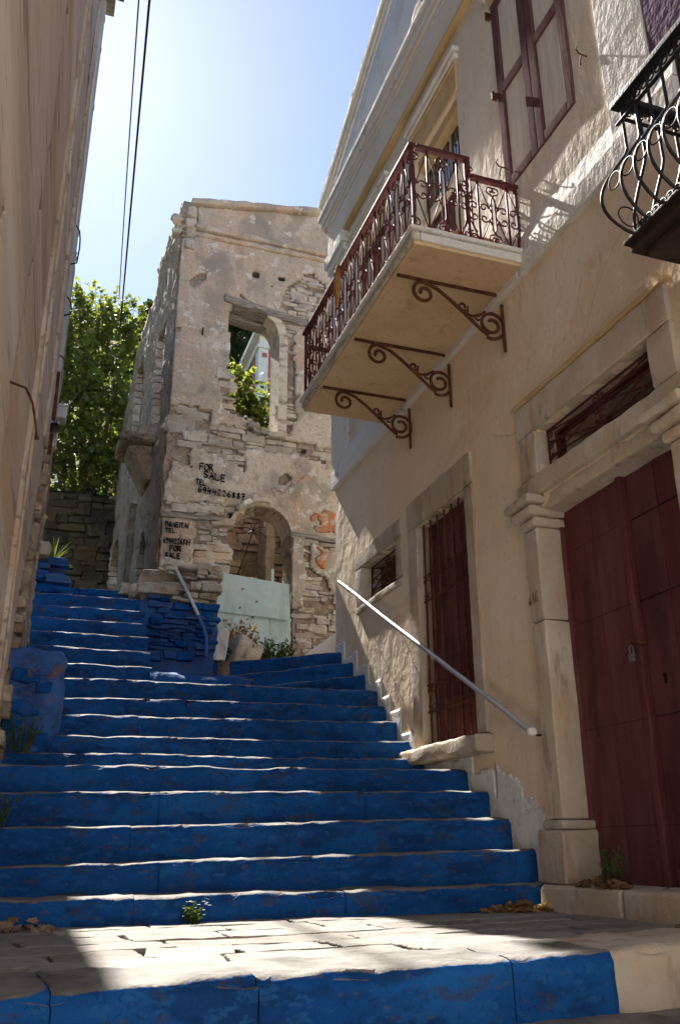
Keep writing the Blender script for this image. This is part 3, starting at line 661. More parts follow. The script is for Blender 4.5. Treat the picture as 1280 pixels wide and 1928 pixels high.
# window hoods
for n, zc in (('french', 6.74), ('balc', 6.62), ('far', 6.62)):
    y0, y1 = HOLES[n][:2]
    zc = 6.68
    hd = rbox('window_hood', 2.95, 3.05, y0-.08, y1+.08, zc+.06, zc+.115, TRIM, rh, r=.01, amp=.003)
    rbox('hood_lip', 2.928, 3.05, y0-.11, y1+.11, zc+.118, zc+.165, TRIM, hd, r=.012, amp=.003)
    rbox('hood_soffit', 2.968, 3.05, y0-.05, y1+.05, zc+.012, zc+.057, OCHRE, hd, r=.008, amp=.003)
    rbox('hood_architrave', 2.982, 3.05, y0-.04, y1+.04, HOLES[n][3]+.005, zc+.010, OCHRE, hd, r=.006, amp=.002)

def ring_frame(name, y0, y1, z0, z1, wl, wr, wt, wb, x0, x1, m, parent, **k):
    """four dressed stones round an opening; w* = widths"""
    f = empty(name); f.parent = parent
    if wt: rbox('lintel', x0, x1, y0-wl, y1+wr, z1, z1+wt, m, f, **k)
    if wb: rbox('sill_stone', x0, x1, y0-wl, y1+wr, z0-wb, z0, m, f, **k)
    rbox('jamb', x0+.003, x1, y1, y1+wr, z0+.003, z1-.003, m, f, **k); rbox('jamb', x0+.003, x1, y0-wl, y0, z0+.003, z1-.003, m, f, **k)
    return f
kw = dict(r=.012, res=.1, amp=.006, nsc=7, edge=.012)
# --- barred ground-floor window
wf = ring_frame('stone_window_frame', 5.70, 6.62, .75, 2.63, .14, .19, .26, 0, 2.975, 3.20, FRAME, rh, **kw)
rbox('window_sill', 2.86, 3.2, 5.50, 6.90, .62, .745, FRAME, rh, r=.03, res=.07, amp=.012, nsc=6, edge=.03)
sh = empty('window_shutter'); sh.parent = rh
for k in range(6):
    y0 = 5.68+k*.162
    rbox('plank', 3.10, 3.145, y0+.002, y0+.158, .74, 2.64, WOODM, sh, r=.006, res=.4, amp=.001)
rbox('batten', 3.08, 3.10, 6.12, 6.17, .74, 2.64, WOODM, sh, r=.006, res=.4, amp=.001)
gr = empty('window_grille'); gr.parent = rh
GX = 3.035
for k in range(7):
    y = 5.76+k*.135
    MB().tube([(GX, y, .745), (GX, y, 2.64)], .0085, 8).build('bar', RUST, gr, True)
for zt in (2.17, 1.25):
    b = MB()
    for zz in (zt, zt-.22): b.tube([(GX, 5.68, zz), (GX, 6.64, zz)], .007, 6)
    for k in range(-1, 7):
        y = 5.76+(k+.5)*.135
        for s2 in (1, -1):
            zc = zt-.11+s2*.055
            arc = [(GX, y+.06*math.cos(a), zc+s2*(-.05+.05*(1+0))*0+s2*.05*math.sin(a)*-1+s2*.045) for a in [math.pi*q/8 for q in range(9)]]
            b.tube(arc, .0045, 5)
            for s3 in (1, -1):
                sp = spiral((y+s3*.035, zc+s2*.035), .024, .007, 0, s3*4.6, 10)
                b.tube([(GX, p[0], p[1]) for p in sp], .004, 5)
    b.build('scroll_band', RUST, gr, True)
# --- small barred window
ring_frame('small_window_frame', 7.10, 7.98, 2.28, 2.67, .14, .18, .17, .07, 2.977, 3.2, FRAME, rh, **kw)
def starburst(parent, y0, y1, z0, z1, x, m):
    b = MB(); yc, zc = (y0+y1)/2, (z0+z1)/2; hh = z1-z0
    for y in (y0+.012, y1-.012, yc): b.tube([(x, y, z0), (x, y, z1)], .007, 6)
    for z in (z0+.01, z1-.01): b.tube([(x, y0, z), (x, y1, z)], .007, 6)
    b.build('grille_frame', m, parent, True)
    for sgn in (-1, 1):
        ye = y1-.012 if sgn > 0 else y0+.012
        for za, zb_ in ((.72, .95), (.72, .62), (.28, .38), (.28, .05), (.72, .30), (.28, .72)):
            MB().tube([(x, yc, z0+hh*za), (x, ye, z0+hh*zb_)], .0062, 6).build('ray_bar', m, parent, True)
    q = hh*.085
    for k in range(4):
        for sgn in (-1, 1):
            sp = spiral((yc+sgn*q*1.2, z0+hh*(.14+.24*k)), q, q*.25, math.pi if sgn > 0 else 0, (math.pi if sgn > 0 else 0)+sgn*6.6, 14)
            MB().tube([(x, p[0], p[1]) for p in sp], .0048, 5).build('scroll', m, parent, True)
            ye = y1-.012-q*1.1 if sgn > 0 else y0+.012+q*1.1
            sp = spiral((ye, z0+hh*(.14+.24*k)), q, q*.25, 0 if sgn > 0 else math.pi, (0 if sgn > 0 else math.pi)-sgn*6.6, 14)
            MB().tube([(x, p[0], p[1]) for p in sp], .0048, 5).build('scroll', m, parent, True)
sg = empty('small_window_grille'); sg.parent = rh
starburst(sg, 7.09, 7.99, 2.28, 2.67, 3.09, RUST)
for k in range(5): rbox('plank', 3.19, 3.23, 7.08+k*.185, 7.262+k*.185, 2.26, 2.69, WOODM, sg, r=.005, res=.3, amp=.001)
# --- great door: pilasters, capitals, lintel, transom, leaves
for y0, sgn in ((4.655, 1), (3.19, 1)):
    y1 = y0+.19
    p = empty('door_pilaster'); p.parent = rh
    rbox('shaft', 2.945, 3.3, y0, y1-.03, .16, 1.335, FRAME, p, r=.014, res=.09, amp=.006, edge=.015)
    rbox('shaft', 2.945, 3.3, y0+.003, y1-.032, 1.34, 1.95, FRAME, p, r=.014, res=.09, amp=.006, edge=.015)
    rbox('base', 2.915, 3.3, y0-.03, y1+.05, -.19, .10, FRAME, p, r=.014, res=.07, amp=.010, edge=.03)
    rbox('base_fillet', 2.93, 3.3, y0-.02, y1+.02, .102, .158, FRAME, p, r=.022, res=.07, amp=.004)
    rbox('capital', 2.925, 3.3, y0-.015, y1, 1.953, 2.02, FRAME, p, r=.025, res=.07, amp=.005)
    rbox('capital', 2.89, 3.3, y0-.03, y1+.05, 2.022, 2.10, FRAME, p, r=.035, res=.07, amp=.006, edge=.015)
    rbox('capital', 2.87, 3.3, y0-.04, y1+.09, 2.103, 2.165, FRAME, p, r=.018, res=.07, amp=.006, edge=.015)
rbox('door_lintel', 2.955, 3.3, 3.12, 4.88, 2.168, 2.31, FRAME, rh, r=.02, res=.08, amp=.010, nsc=8, edge=.03)
rbox('door_lintel', 3.0, 3.3, 3.375, 4.655, 2.06, 2.165, FRAME, rh, r=.02, res=.08, amp=.010, nsc=8, edge=.03)
tf = ring_frame('transom_frame', 3.44, 4.63, 2.313, 2.64, .20, .22, .23, 0, 2.972, 3.2, FRAME, rh, **kw)
MB().box(2.955, 3.0, 3.20, 4.88, 2.873, 2.895).build('transom_fillet', OCHRE, tf)
tg = empty('transom_grille'); tg.parent = rh
starburst(tg, 3.45, 4.62, 2.315, 2.635, 3.07, METM)
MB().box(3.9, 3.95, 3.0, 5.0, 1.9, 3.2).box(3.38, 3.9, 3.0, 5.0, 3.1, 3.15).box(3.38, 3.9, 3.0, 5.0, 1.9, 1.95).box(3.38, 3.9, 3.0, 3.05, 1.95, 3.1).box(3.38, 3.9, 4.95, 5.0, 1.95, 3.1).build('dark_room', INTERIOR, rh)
MB().box(3.14, 3.2, 3.44, 3.47, 2.31, 2.64).box(3.14, 3.2, 4.60, 4.63, 2.31, 2.64).box(3.14, 3.2, 3.47, 4.60, 2.31, 2.33).box(3.14, 3.2, 3.47, 4.60, 2.62, 2.64).build('transom_sash', WOODM, tg)
dr = empty('double_door'); dr.parent = rh
DX = 3.15
for i, (a, b_) in enumerate(((4.355, 4.645), (4.06, 4.351), (3.757, 4.008), (3.38, 3.753))):
    pl = rbox('plank', DX+(.018 if i > 1 else 0), DX+.05, a, b_, -.185, 2.10, WOODM, dr, r=.004, res=.35, amp=.0012)
    for z in (.115, .66, 1.30, 1.78):
        MB().box(DX-.0015+(.018 if i > 1 else 0), DX+.01, a+.004, b_-.004, z-.0011, z+.0011).build('sheet_seam', BLACKP, pl)
rbox('meeting_stile', DX-.022, DX+.04, 4.012, 4.056, -.185, 2.10, WOODM, dr, r=.008, res=.4, amp=.001)
rbox('door_frame', DX-.03, DX+.06, 4.649, 4.70, -.19, 2.12, WOODM, dr, r=.006, res=.4, amp=.001)
b = MB(); b.tube([(DX-.03, 4.075, 1.055), (DX-.045, 4.06, 1.075), (DX-.045, 4.03, 1.075), (DX-.03, 4.012, 1.06), (DX-.0, 3.98, 1.06)], .008, 8)
b.build('hasp', RUST, dr, True)
pd = rbox('padlock', DX-.058, DX-.037, 4.038, 4.08, .962, 1.008, BRASS, dr, r=.006, res=.05, amp=0)
MB().tube([(DX-.047, 4.04, 1.008), (DX-.047, 4.042, 1.045), (DX-.047, 4.057, 1.056), (DX-.047, 4.073, 1.045), (DX-.047, 4.075, 1.008)], .005, 7).build('shackle', BRASS, pd, True)
MB().box(DX+.014, DX+.02, 3.875, 3.895, .82, .86).tube([(DX+.013, 3.885, .865), (DX+.02, 3.885, .865)], .014, 10).build('keyhole', BLACKP, dr)
CLAYGREY = mat('faded_black_paint', (.20, .165, .13), .9)
lettering('616', -4.815, -4.70, 1.455, 1.47, .06, .0016, 2.9385, rh, 'painted_number', 'y', CLAYGREY)
# --- upper shuttered window
def leafwin(y0, y1, z0, z1, x, nrow, parent, name, mid=None):
    f = empty(name); f.parent = parent
    ym = (y0+y1)/2; rb = lambda n, a, b, c, d, dx=0.: rbox(n, x+dx, x+.05, a, b, c, d, WINBROWN, f, r=.006, res=.4, amp=.001)
    for a, b_ in ((y0, ym-.003), (ym+.003, y1)):
        rb('stile', a, a+.085, z0, z1); rb('stile', b_-.085, b_, z0, z1)
        hs = [z0+(z1-z0)*k/nrow for k in range(nrow+1)]
        for k, h in enumerate(hs):
            zz0 = h if k == 0 else h-.045 if k < nrow else h-.09
            rb('rail', a+.087, b_-.087, zz0, zz0+.09)
        for k in range(nrow):
            pa, pb_ = a+.09, b_-.09; n = 3
            for q in range(n):
                rbox('panel_board', x+.018, x+.04, pa+(pb_-pa)*q/n+.001, pa+(pb_-pa)*(q+1)/n-.001, hs[k]+.04, hs[k+1]-.04, PANEL, f, r=.003, res=.4, amp=.0008)
    for z in (z0+.06, (z0+z1)/2-.02, z1-.12):
        MB().box(x-.03, x+.01, y1-.01, y1+.04, z, z+.035).tube([(x-.03, y1+.015, z-.01), (x-.03, y1+.015, z+.06)], .012, 8).build('hinge', RUST, f)
    return f
leafwin(3.785, 4.715, 4.685, 6.63, 2.982, 2, rh, 'shuttered_window')
leafwin(7.12, 7.99, 4.76, 6.39, 3.04, 2, rh, 'shuttered_window')
rbox('sill_strip', 2.955, 3.05, 7.04, 8.08, 4.70, 4.745, TRIM, rh, r=.012, amp=.003)
# balcony door: fanlight panes above a brown leaf pair
bd = leafwin(5.44, 6.34, 4.04, 5.60, 3.10, 2, rh, 'balcony_door')
rbox('transom_bar', 3.05, 3.15, 5.43, 6.34, 5.61, 5.70, UPPER, bd, r=.008, amp=.001)
rbox('inner_lintel', 3.03, 3.15, 5.43, 6.34, 6.28, 6.39, OCHRE, bd, r=.008, amp=.001)
for k in range(5): MB().box(3.12, 3.125, 5.45+k*.178, 5.455+k*.178+.165, 5.71, 6.27).build('pane', GLASS, bd)
for k in range(1, 5): MB().box(3.105, 3.13, 5.442+k*.178-.008, 5.442+k*.178+.012, 5.705, 6.275).build('glazing_bar', PANEL, bd)
for k in range(9): MB().tube([(3.08, 5.48+k*.1, 5.70), (3.08, 5.48+k*.1, 6.15)], .005, 6).tube([(3.08, 5.48+k*.1, 6.15), (3.08, 5.48+k*.1, 6.17)], .012, 6).build('spike_bar', RUST, bd)

# --- balcony: slab, scroll brackets, railing
bal = empty('balcony'); bal.parent = rh
BX, BY0, BY1 = 2.11, 4.555, 7.23
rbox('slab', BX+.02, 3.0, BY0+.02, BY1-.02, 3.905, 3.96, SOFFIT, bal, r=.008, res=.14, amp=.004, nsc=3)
rbox('slab_edge', BX, BX+.06, BY0, BY1, 3.93, 4.0, SLABEDGE, bal, r=.015, res=.07, amp=.010, nsc=8, edge=.03)
rbox('slab_edge', BX+.062, 3.0, BY0, BY0+.06, 3.93, 4.0, TRIM, bal, r=.012, res=.1, amp=.004)
rbox('slab_edge', BX+.062, 3.0, BY1-.06, BY1, 3.93, 4.0, TRIM, bal, r=.012, res=.1, amp=.004)
rbox('slab_top', BX-.02, 3.0, BY0-.02, BY1+.02, 4.002, 4.04, TRIM, bal, r=.012, res=.1, amp=.005, edge=.01)
def bracket(y):
    f = empty('bracket'); f.parent = bal
    MB().tube([(2.15, y, 3.893), (2.96, y, 3.893)], .013, 6).build('top_bar', RUST, f, True)
    MB().tube([(2.978, y-.02, 3.80), (2.978, y-.02, 3.40)], .012, 6).build('wall_bar', RUST, f, True)
    b = MB()
    T = lambda pts: [(p[0], y, p[1]) for p in pts]
    s1 = spiral((2.355, 3.785), .022, .088, 5.2, -1.0-3.9+1.2, 22)     # small outer volute, unrolling into the brace
    s1 = spiral((2.355, 3.785), .024, .095, rad(200), rad(200-540+70+0), 26)
    br = [(2.46, 3.845), (2.56, 3.775), (2.68, 3.675), (2.80, 3.57), (2.86, 3.525)]
    s2 = spiral((2.895, 3.625), .125, .035, rad(248), rad(248+600), 34)
    s2 = [(p[0]*1.0, p[1]) for p in s2]
    b.tube(T(s1+br+s2), .0135, 7); b.build('brace_scroll', RUST, f, True)
    b = MB(); b.tube(T(spiral((2.665, 3.735), .015, .040, rad(-30), rad(-30+400), 16)[:]+[(2.70, 3.675), (2.745, 3.668), (2.80, 3.69), (2.845, 3.725)]), .010, 6)
    b.tube(T(spiral((2.785, 3.655), .024, .012, rad(60), rad(330), 10)), .008, 6)
    b.build('leaf_scroll', RUST, f, True)
for y in (4.93, 5.84, 6.68): bracket(y)
# railing unit (s along, t up), shared mesh
RH = .70
def unit_mesh(h, w_=.30):
    b = MB(); P2 = lambda pts: [(p[0], 0, p[1]) for p in pts]
    r = .0062
    b.tube([(0, 0, 0), (0, 0, h)], .0085, 6)
    for sg_ in (-1, 1):
        x = sg_*(w_/2-.045)
        b.tube(P2([(sg_*(w_/2-.012), .09), (x+sg_*.012, .115), (x, .15), (x, h*.5), (x, h-.15), (x+sg_*.012, h-.115), (sg_*(w_/2-.012), h-.09)]), r, 6)
        for t in (0, 1):
            zc = .055 if t == 0 else h-.055; dr_ = 1 if t == 0 else -1
            sp = spiral((x+.0, zc), .040, .010, rad(90*dr_), rad(90*dr_)+sg_*dr_*7.2, 18)
            b.tube(P2(sp), r*.95, 6)
        for t in (-1, 1):
            zc = h/2+t*.048
            sp = spiral((sg_*.042, zc), .038, .009, rad(0 if sg_ > 0 else 180), rad(0 if sg_ > 0 else 180)+sg_*t*6.6, 16)
            b.tube(P2(sp), r*.95, 6)
            b.tube(P2([(sg_*.08, zc), (x, h/2+t*.10)]), r, 6)
        b.tube(P2([(0, h), (x, h*.52)]), .0048, 5); b.tube(P2([(0, 0), (x, h*.48)]), .0048, 5)
    me = bpy.data.meshes.new('scroll_panel'); me.from_pydata([tuple(v) for v in b.v], [], b.f)
    me.polygons.foreach_set('use_smooth', [True]*len(me.polygons)); me.materials.append(METM); me.update(); return me
UM, UL = unit_mesh(RH), unit_mesh(RH-.15)
def put(me, loc, rz):
    o = bpy.data.objects.new('scroll_panel', me); o.location = loc; o.rotation_euler = (0, 0, rz); link(o, bal)
nF = 9; wF = (BY1-BY0-.06)/nF
for k in range(nF): put(UM, (BX+.03, BY0+.03+wF*(k+.5), 4.045), math.pi/2)
for k in range(2): put(UM, (BX+.03+.24*(k+.5), BY0+.03, 4.045), 0)
put(UL, (2.66, BY0+.03, 4.045), 0); put(UL, (2.90, BY0+.03, 4.045), 0)
for k in range(3): put(UL if k else UM, (BX+.03+.28*(k+.5), BY1-.03, 4.045), 0)
def bar(name, a, b_, r, m=METM): return MB().tube([a, b_], r, 8).build(name, m, bal, True)
rbox('handrail', BX+.0, BX+.06, BY0, BY1, 4.75, 4.782, METM, bal, r=.006, res=.3, amp=.0008)
rbox('handrail', BX+.062, 2.60, BY0, BY0+.05, 4.75, 4.782, METM, bal, r=.006, res=.3, amp=.0008)
rbox('handrail', 2.602, 2.99, BY0, BY0+.05, 4.60, 4.632, METM, bal, r=.006, res=.3, amp=.0008)
rbox('handrail', BX+.062, 2.99, BY1-.05, BY1, 4.60, 4.632, METM, bal, r=.006, res=.3, amp=.0008)
rbox('rail_step', 2.565, 2.60, BY0+.005, BY0+.045, 4.60, 4.748, METM, bal, r=.004, res=.3, amp=0)
for x, y, h in ((BX+.03, BY0+.03, 4.75), (BX+.03, BY1-.03, 4.75), (2.57, BY0+.03, 4.74), (2.975, BY0+.03, 4.6), (2.975, BY1-.03, 4.6)):
    MB().box(x-.011, x+.011, y-.011, y+.011, 4.03, h).build('post', METM, bal)
for z in (4.055,): 
    bar('bottom_rail', (BX+.03, BY0+.03, z), (BX+.03, BY1-.03, z), .008); bar('bottom_rail', (BX+.03, BY0+.03, z), (2.98, BY0+.03, z), .008)
# iron hooks on the upper wall
for y, z in ((3.62, 4.92), (4.72, 4.93), (5.25, 5.08)):
    MB().tube([(3.0, y, z), (2.94, y, z+.005), (2.915, y-.005, z+.03), (2.925, y-.01, z+.055)], .006, 6).tube([(2.96, y, z), (2.955, y+.02, z-.04), (2.965, y+.03, z-.06)], .006, 6).build('iron_hook', RUST, rh, True)
# things standing on the balcony
pot = tag(empty('flower_pot'), 'terracotta trough standing on the balcony floor behind the near railing', 'plant pot')
vs, fs = rbox_data((.40, .17, .15), .015, .08, .002, 5); obj('trough', [(2.48+v.x, 4.68+v.y*(.8+1.3*v.z), 4.045+v.z) for v in vs], fs, CLAY, pot, True)
rbox('soil_fill', 2.50, 2.86, 4.70, 4.83, 4.185, 4.20, SOIL, pot, r=.005, amp=.004)
dish = tag(empty('white_basin'), 'round white basin leaning against the wall inside the balcony', 'basin')
n = 24; vs = []; fs = []
for q, (rr, dd) in enumerate(((.02, .075), (.12, .07), (.17, .02), (.19, 0), (.19, -.008), (.165, .015), (.115, .062), (.02, .066))):
    vs += [(dd, rr*math.cos(2*math.pi*k/n), rr*math.sin(2*math.pi*k/n)) for k in range(n)]
for q in range(7): fs += [(q*n+k, q*n+(k+1) % n, (q+1)*n+(k+1) % n, (q+1)*n+k) for k in range(n)]
fs += [tuple(range(n-1, -1, -1)), tuple(range(7*n, 8*n))]
o = obj('bowl', vs, fs, CURT, dish, True); o.location = (2.90, 4.83, 4.25); o.rotation_euler = (0, rad(14), rad(-20))
dg = tag(MB().tube([(2.10, 6.1, 4.79), (2.09, 6.1, 4.70), (2.095, 6.11, 4.55), (2.09, 6.1, 4.36)], [.012, .03, .035, .008], 7).build('dry_twig_bundle', DRYG), 'bundle of dry twigs tied to the outer balcony rail', 'twigs')
for k in range(26):
    a = random.uniform(0, 6.28); z = random.uniform(4.4, 4.78)
    MB().tube([(2.095, 6.1, z), (2.095+.06*math.cos(a)*.6, 6.1+.10*math.sin(a), z+random.uniform(-.09, .03))], .003, 4).build('twig', DRYG, dg)
# --- handrail on the stairs side
hr = tag(empty('wall_handrail'), 'straight pale metal handrail fixed along the cream house wall over the stairs', 'handrail')
HA, HB = Vector((2.9, 8.45, 2.632)), Vector((2.9, 4.84, .669))
MB().tube([HA.lerp(HB, k/12)+Vector((.004*math.sin(k*1.3), 0, .003*math.sin(k*.9))) for k in range(13)], .019, 14).build('pipe', STEEL, hr, True)
vs, fs = rbox_data((.06, .06, .06), .027, .05); obj('end_cap', [v+HB-Vector((.03, .03, .03)) for v in vs], fs, CURT, hr, True)
for t in (.06, .36, .87, .985):
    p = HA.lerp(HB, t); MB().tube([p, p+Vector((.02, 0, -.035)), p+Vector((.07, 0, -.04)), p+Vector((.11, 0, -.04))], .007, 6).build('bracket', RUST, hr, True)

# ================================================================ NEIGHBOUR WITH THE BLACK BALCONY
nh = tag(empty('violet_house'), 'dark violet neighbouring house at the right edge carrying a black bellied balcony', 'house')
rbox('upper_wall', 2.978, 3.6, -1.5, 3.05, 4.235, 9.2, PURPLE, nh, r=.01, res=.5, amp=.006)
rbox('middle_wall', 3.02, 3.6, -1.5, 2.855, 2.60, 4.23, UPPER, nh, r=.01, res=.4, amp=.008)
rbox('lower_wall', 3.005, 3.6, -1.5, 2.895, -1.6, 2.598, CREAM, nh, r=.01, res=.4, amp=.01)
rbox('corner_strip', 2.985, 3.05, 2.60, 2.856, 2.60, 4.228, TRIM, nh, r=.01, res=.3, amp=.008)
bb = empty('black_balcony'); bb.parent = nh
KX, KY0, KY1, KZ = 2.50, 1.35, 2.90, 2.70
rbox('slab', KX, 3.02, KY0, KY1, KZ, KZ+.05, DARKWOOD, bb, r=.008, res=.2, amp=.003)
rbox('slab_moulding', KX+.05, 3.02, KY0+.05, KY1-.05, KZ-.05, KZ-.002, DARKWOOD, bb, r=.01, res=.2, amp=.003)
rbox('slab_cap', KX-.02, 3.02, KY0-.02, KY1+.02, KZ+.052, KZ+.075, DARKWOOD, bb, r=.006, res=.2, amp=.002)
HT = .90
def belly(t):
    """outward offset of the bars at height t (0..1): bulges low, straight above"""
    return .155*math.sin(math.pi*min(1, (t/.62))**.75)**1.1 if t < .62 else 0.
prof_ = [(t/22, belly(t/22)) for t in range(23)]
def kbar(x, y, dx, dy):
    MB().tube([(x+dx*o, y+dy*o, KZ+.07+HT*.94*t) for t, o in prof_], .0085, 7).build('belly_bar', BLACKI, bb, True)
nS = 15
for k in range(nS): kbar(KX+.03, KY0+.05+(KY1-KY0-.1)*k/(nS-1), -1, .35 if k == nS-1 else 0)
for k in range(1, 5): kbar(KX+.03+.11*k, KY1-.05, 0, 1)
for k in range(1, 4): kbar(KX+.03+.15*k, KY0+.05, 0, -1)
for z, nm, hgt, wd in ((KZ+.90, 'top_rail', .035, .06), (KZ+.80, 'upper_band', .012, .02), (KZ+.085, 'foot_band', .014, .02)):
    for a in (((KX+.03-wd/2, KX+.03+wd/2, KY0, KY1)), (KX+.03+wd/2+.001, 3.0, KY1-.05-wd/2, KY1-.05+wd/2), (KX+.03+wd/2+.001, 3.0, KY0+.05-wd/2, KY0+.05+wd/2)):
        rbox(nm, *a[:4], z, z+hgt, BLACKI, bb, r=.004, res=.4, amp=0)
b = MB()
for k in range(nS*2-2):
    y = KY0+.05+(KY1-KY0-.1)*(k+.5)/(nS*2-2)
    sp = spiral((y, KZ+.853), .034, .010, 0, 8, 16); MB().tube([(KX+.03, p[0], p[1]) for p in sp], .005, 5).build('scroll', BLACKI, bb, True)
    sp = spiral((y, KZ+.125), .03, .010, 0, 8, 16); MB().tube([(KX+.03, p[0], p[1]) for p in sp], .005, 5).build('scroll', BLACKI, bb, True)
for k in range(6):
    x = KX+.07+.075*k
    for zc in (KZ+.853, KZ+.125):
        sp = spiral((x, zc), .032, .010, 0, 8, 16); MB().tube([(p[0], KY1-.05, p[1]) for p in sp], .005, 5).build('scroll', BLACKI, bb, True)
b = MB()
for k in range(nS-1):
    y = KY0+.05+(KY1-KY0-.1)*(k+.5)/(nS-1); t = .30; o = belly(t)
    MB().tube([(KX+.03-o, y+.045*math.cos(a), KZ+.07+HT*.94*t+.045*math.sin(a)) for a in [2*math.pi*q/16 for q in range(17)]], .004, 5, False).build('ring', BLACKI, bb, True)
for k in range(3):
    MB().tube([(KX+.105+.15*k+.06*math.cos(a), KY1-.05+belly(.3), KZ+.07+HT*.94*.3+.06*math.sin(a)) for a in [2*math.pi*q/16 for q in range(17)]], .004, 5, False).build('ring', BLACKI, bb, True)
MB().tube([(2.80, 2.2, KZ-.06), (3.02, 2.2, KZ-.5)], .014, 6).build('bracket', BLACKI, bb)

# ================================================================ RUIN (front plane y = 12)
ru = tag(empty('ruined_house'), 'roofless ruined stone house with FOR SALE lettering at the head of the stairs', 'ruin')
RY = 12.0
WIN = [(2.31, 8.30), (2.27, 7.95), (2.32, 7.57), (2.29, 6.99), (2.34, 6.67), (2.23, 6.56), (2.46, 6.32), (2.72, 6.22), (2.81, 6.07), (3.20, 6.05), (3.20, 7.70), (3.14, 7.98), (2.99, 8.17), (2.9, 8.30)]
DOOR = [(2.46, 3.86), (2.41, 4.44), (2.45, 4.63), (2.6, 4.73), (2.92, 4.82), (3.17, 4.76), (3.34, 4.59), (3.37, 4.42), (3.41, 2.0), (2.33, 2.0), (2.29, 3.84)]
EXPOSED = [[(3.27, 8.84), (3.55, 9.06), (4.4, 8.93), (4.4, 7.93), (3.56, 8.02), (3.28, 8.16), (3.14, 8.39)],
 [(3.17, 8.09), (3.36, 8.06), (3.41, 7.2), (3.37, 6.61), (3.46, 6.34), (3.32, 6.04), (3.16, 6.06)],
 [(1.40, 6.3), (2.05, 6.3), (2.14, 6.04), (2.68, 6.02), (3.27, 5.99), (4.4, 5.89), (4.4, 5.57), (3.71, 5.69), (3.11, 5.74), (2.45, 5.64), (2.41, 5.46), (2.08, 5.59), (1.96, 5.74), (1.40, 5.68)],
 [(1.38, 10.1), (1.67, 10.1), (1.68, 9.46), (1.40, 9.31)], [(1.4, 5.71), (1.84, 5.71), (1.80, 5.25), (1.54, 5.34), (1.4, 4.74)],
 [(1.88, 4.53), (2.48, 4.66), (2.64, 4.68), (2.52, 3.7), (2.5, 2.6), (1.35, 2.6), (1.35, 3.70), (1.88, 3.70), (1.92, 4.22)], [(1.40, 4.72), (2.47, 4.76), (2.66, 4.68), (1.40, 4.51)],
 [(3.35, 4.39), (4.7, 4.38), (4.7, 1.9), (3.36, 1.9)], [(2.45, 5.66), (2.63, 5.62), (2.6, 5.29), (2.48, 5.45)], [(2.11, 6.81), (2.27, 7.03), (2.41, 6.45), (2.76, 6.14), (2.25, 6.38)]]
PATCH = [(3.65, 4.31), (4.7, 4.06), (4.7, 3.31), (4.08, 3.3), (4.03, 3.52), (3.9, 3.77), (3.68, 3.91)]
ORANGE = [[(3.67, 4.63), (3.80, 4.86), (4.2, 4.83), (4.2, 4.50), (3.8, 4.55)], [(3.72, 4.26), (3.95, 4.16), (3.93, 3.92), (3.74, 3.98)]]
PUTLOG = [(3.56, 5.85), (2.69, 8.90), (3.13, 8.91)]
def rtop(x): return 9.99+.165*(x-1.49)+.06*nz((x, 0, 3), 2.2)+.03*nz((x, 0, 3), 9)
def jit(x, z, a=.05): return x+a*nz((x, z, 2), 3.2)+a*.6*nz((x, z, 7), 9), z+a*nz((x, z, 11), 3.2)+a*.6*nz((x, z, 15), 9)
def r_open(x, z):
    p = jit(x, z, .025)
    return inpoly(p, WIN) or inpoly((x, z), DOOR) or any(abs(x-a) < .05 and abs(z-b_) < .05 for a, b_ in PUTLOG)
def r_core(x, z): return z < rtop(x) and not r_open(x, z)
def r_exp(x, z):
    p = jit(x, z, .06)
    return any(inpoly(p, e) for e in EXPOSED) and not inpoly(jit(x, z, .03), PATCH)
def r_plas(x, z): return r_core(x, z) and not r_exp(x, z) and not (nz((x, z, 31), 2.7) > .56 and z < 9.2)
RX0, RX1 = 1.44, 4.75
us = steps_of(RX0, RX1, .04); zs = steps_of(1.6, 10.75, .04)
def PF(y0, th, a):
    def f(u, z, d):
        x = u; y = y0+(nz((u, z, 0), .7)*a+nz((u, z, 3), 4)*a*.5 if d == 0 else th)
        jx, jz = nz((u, z, 21), 11)*.014, nz((u, z, 25), 11)*.014
        return Vector((x+jx+(.035 if d and u < 1.6 else 0), y, z+jz))
    return f
fwall = obj('front_wall', *lattice(us, zs, r_core, PF(RY+.035, .5, .02)), MORTAR, ru, True)
obj('plaster_coat', *lattice(us, zs, r_plas, PF(RY, .05, .022)), RPLAST, ru, True)
for og in ORANGE:
    xs_ = [p[0] for p in og]; zs_ = [p[1] for p in og]
    obj('orange_render', *lattice(steps_of(min(xs_), max(xs_), .03), steps_of(min(zs_), max(zs_), .03), lambda x, z: inpoly(jit(x, z, .13), og) and nz((x, z, 4), 7) < .25, PF(RY-.012, .04, .022)), RORANGE, ru, True)
def ps(u, z, wd, h):
    stone('stone', RSTONE, (u, RY+.092+random.uniform(-.022, .02), z), (wd, .16, h), fwall, (random.uniform(-.05, .05), random.uniform(-.05, .05), random.uniform(-.06, .06)))
ok = lambda x, z: z < rtop(x)-.03 and r_exp(x, z) and not inpoly((x-.06, z), DOOR) and not inpoly((x+.06, z), DOOR) and not inpoly((x-.06, z), WIN) and not inpoly((x, z), WIN) and x < 4.3 and x > 1.46
rubble(1.4, 4.35, 2.3, 10.0, ps, ok, .045, .14, .10, .36, .014)
# big quoins that show singly
for x, z, wd, h in ((1.62, 5.98, .42, .30), (1.78, 6.16, .38, .16), (2.30, 4.02, .40, .22), (2.34, 4.50, .34, .11), (2.28, 3.78, .36, .14), (2.24, 6.95, .22, .17), (3.58, 2.82, .26, .22), (3.62, 2.55, .34, .14), (2.1, 4.66, .46, .13), (1.72, 4.64, .34, .12)):
    ps(x, z, wd, h)
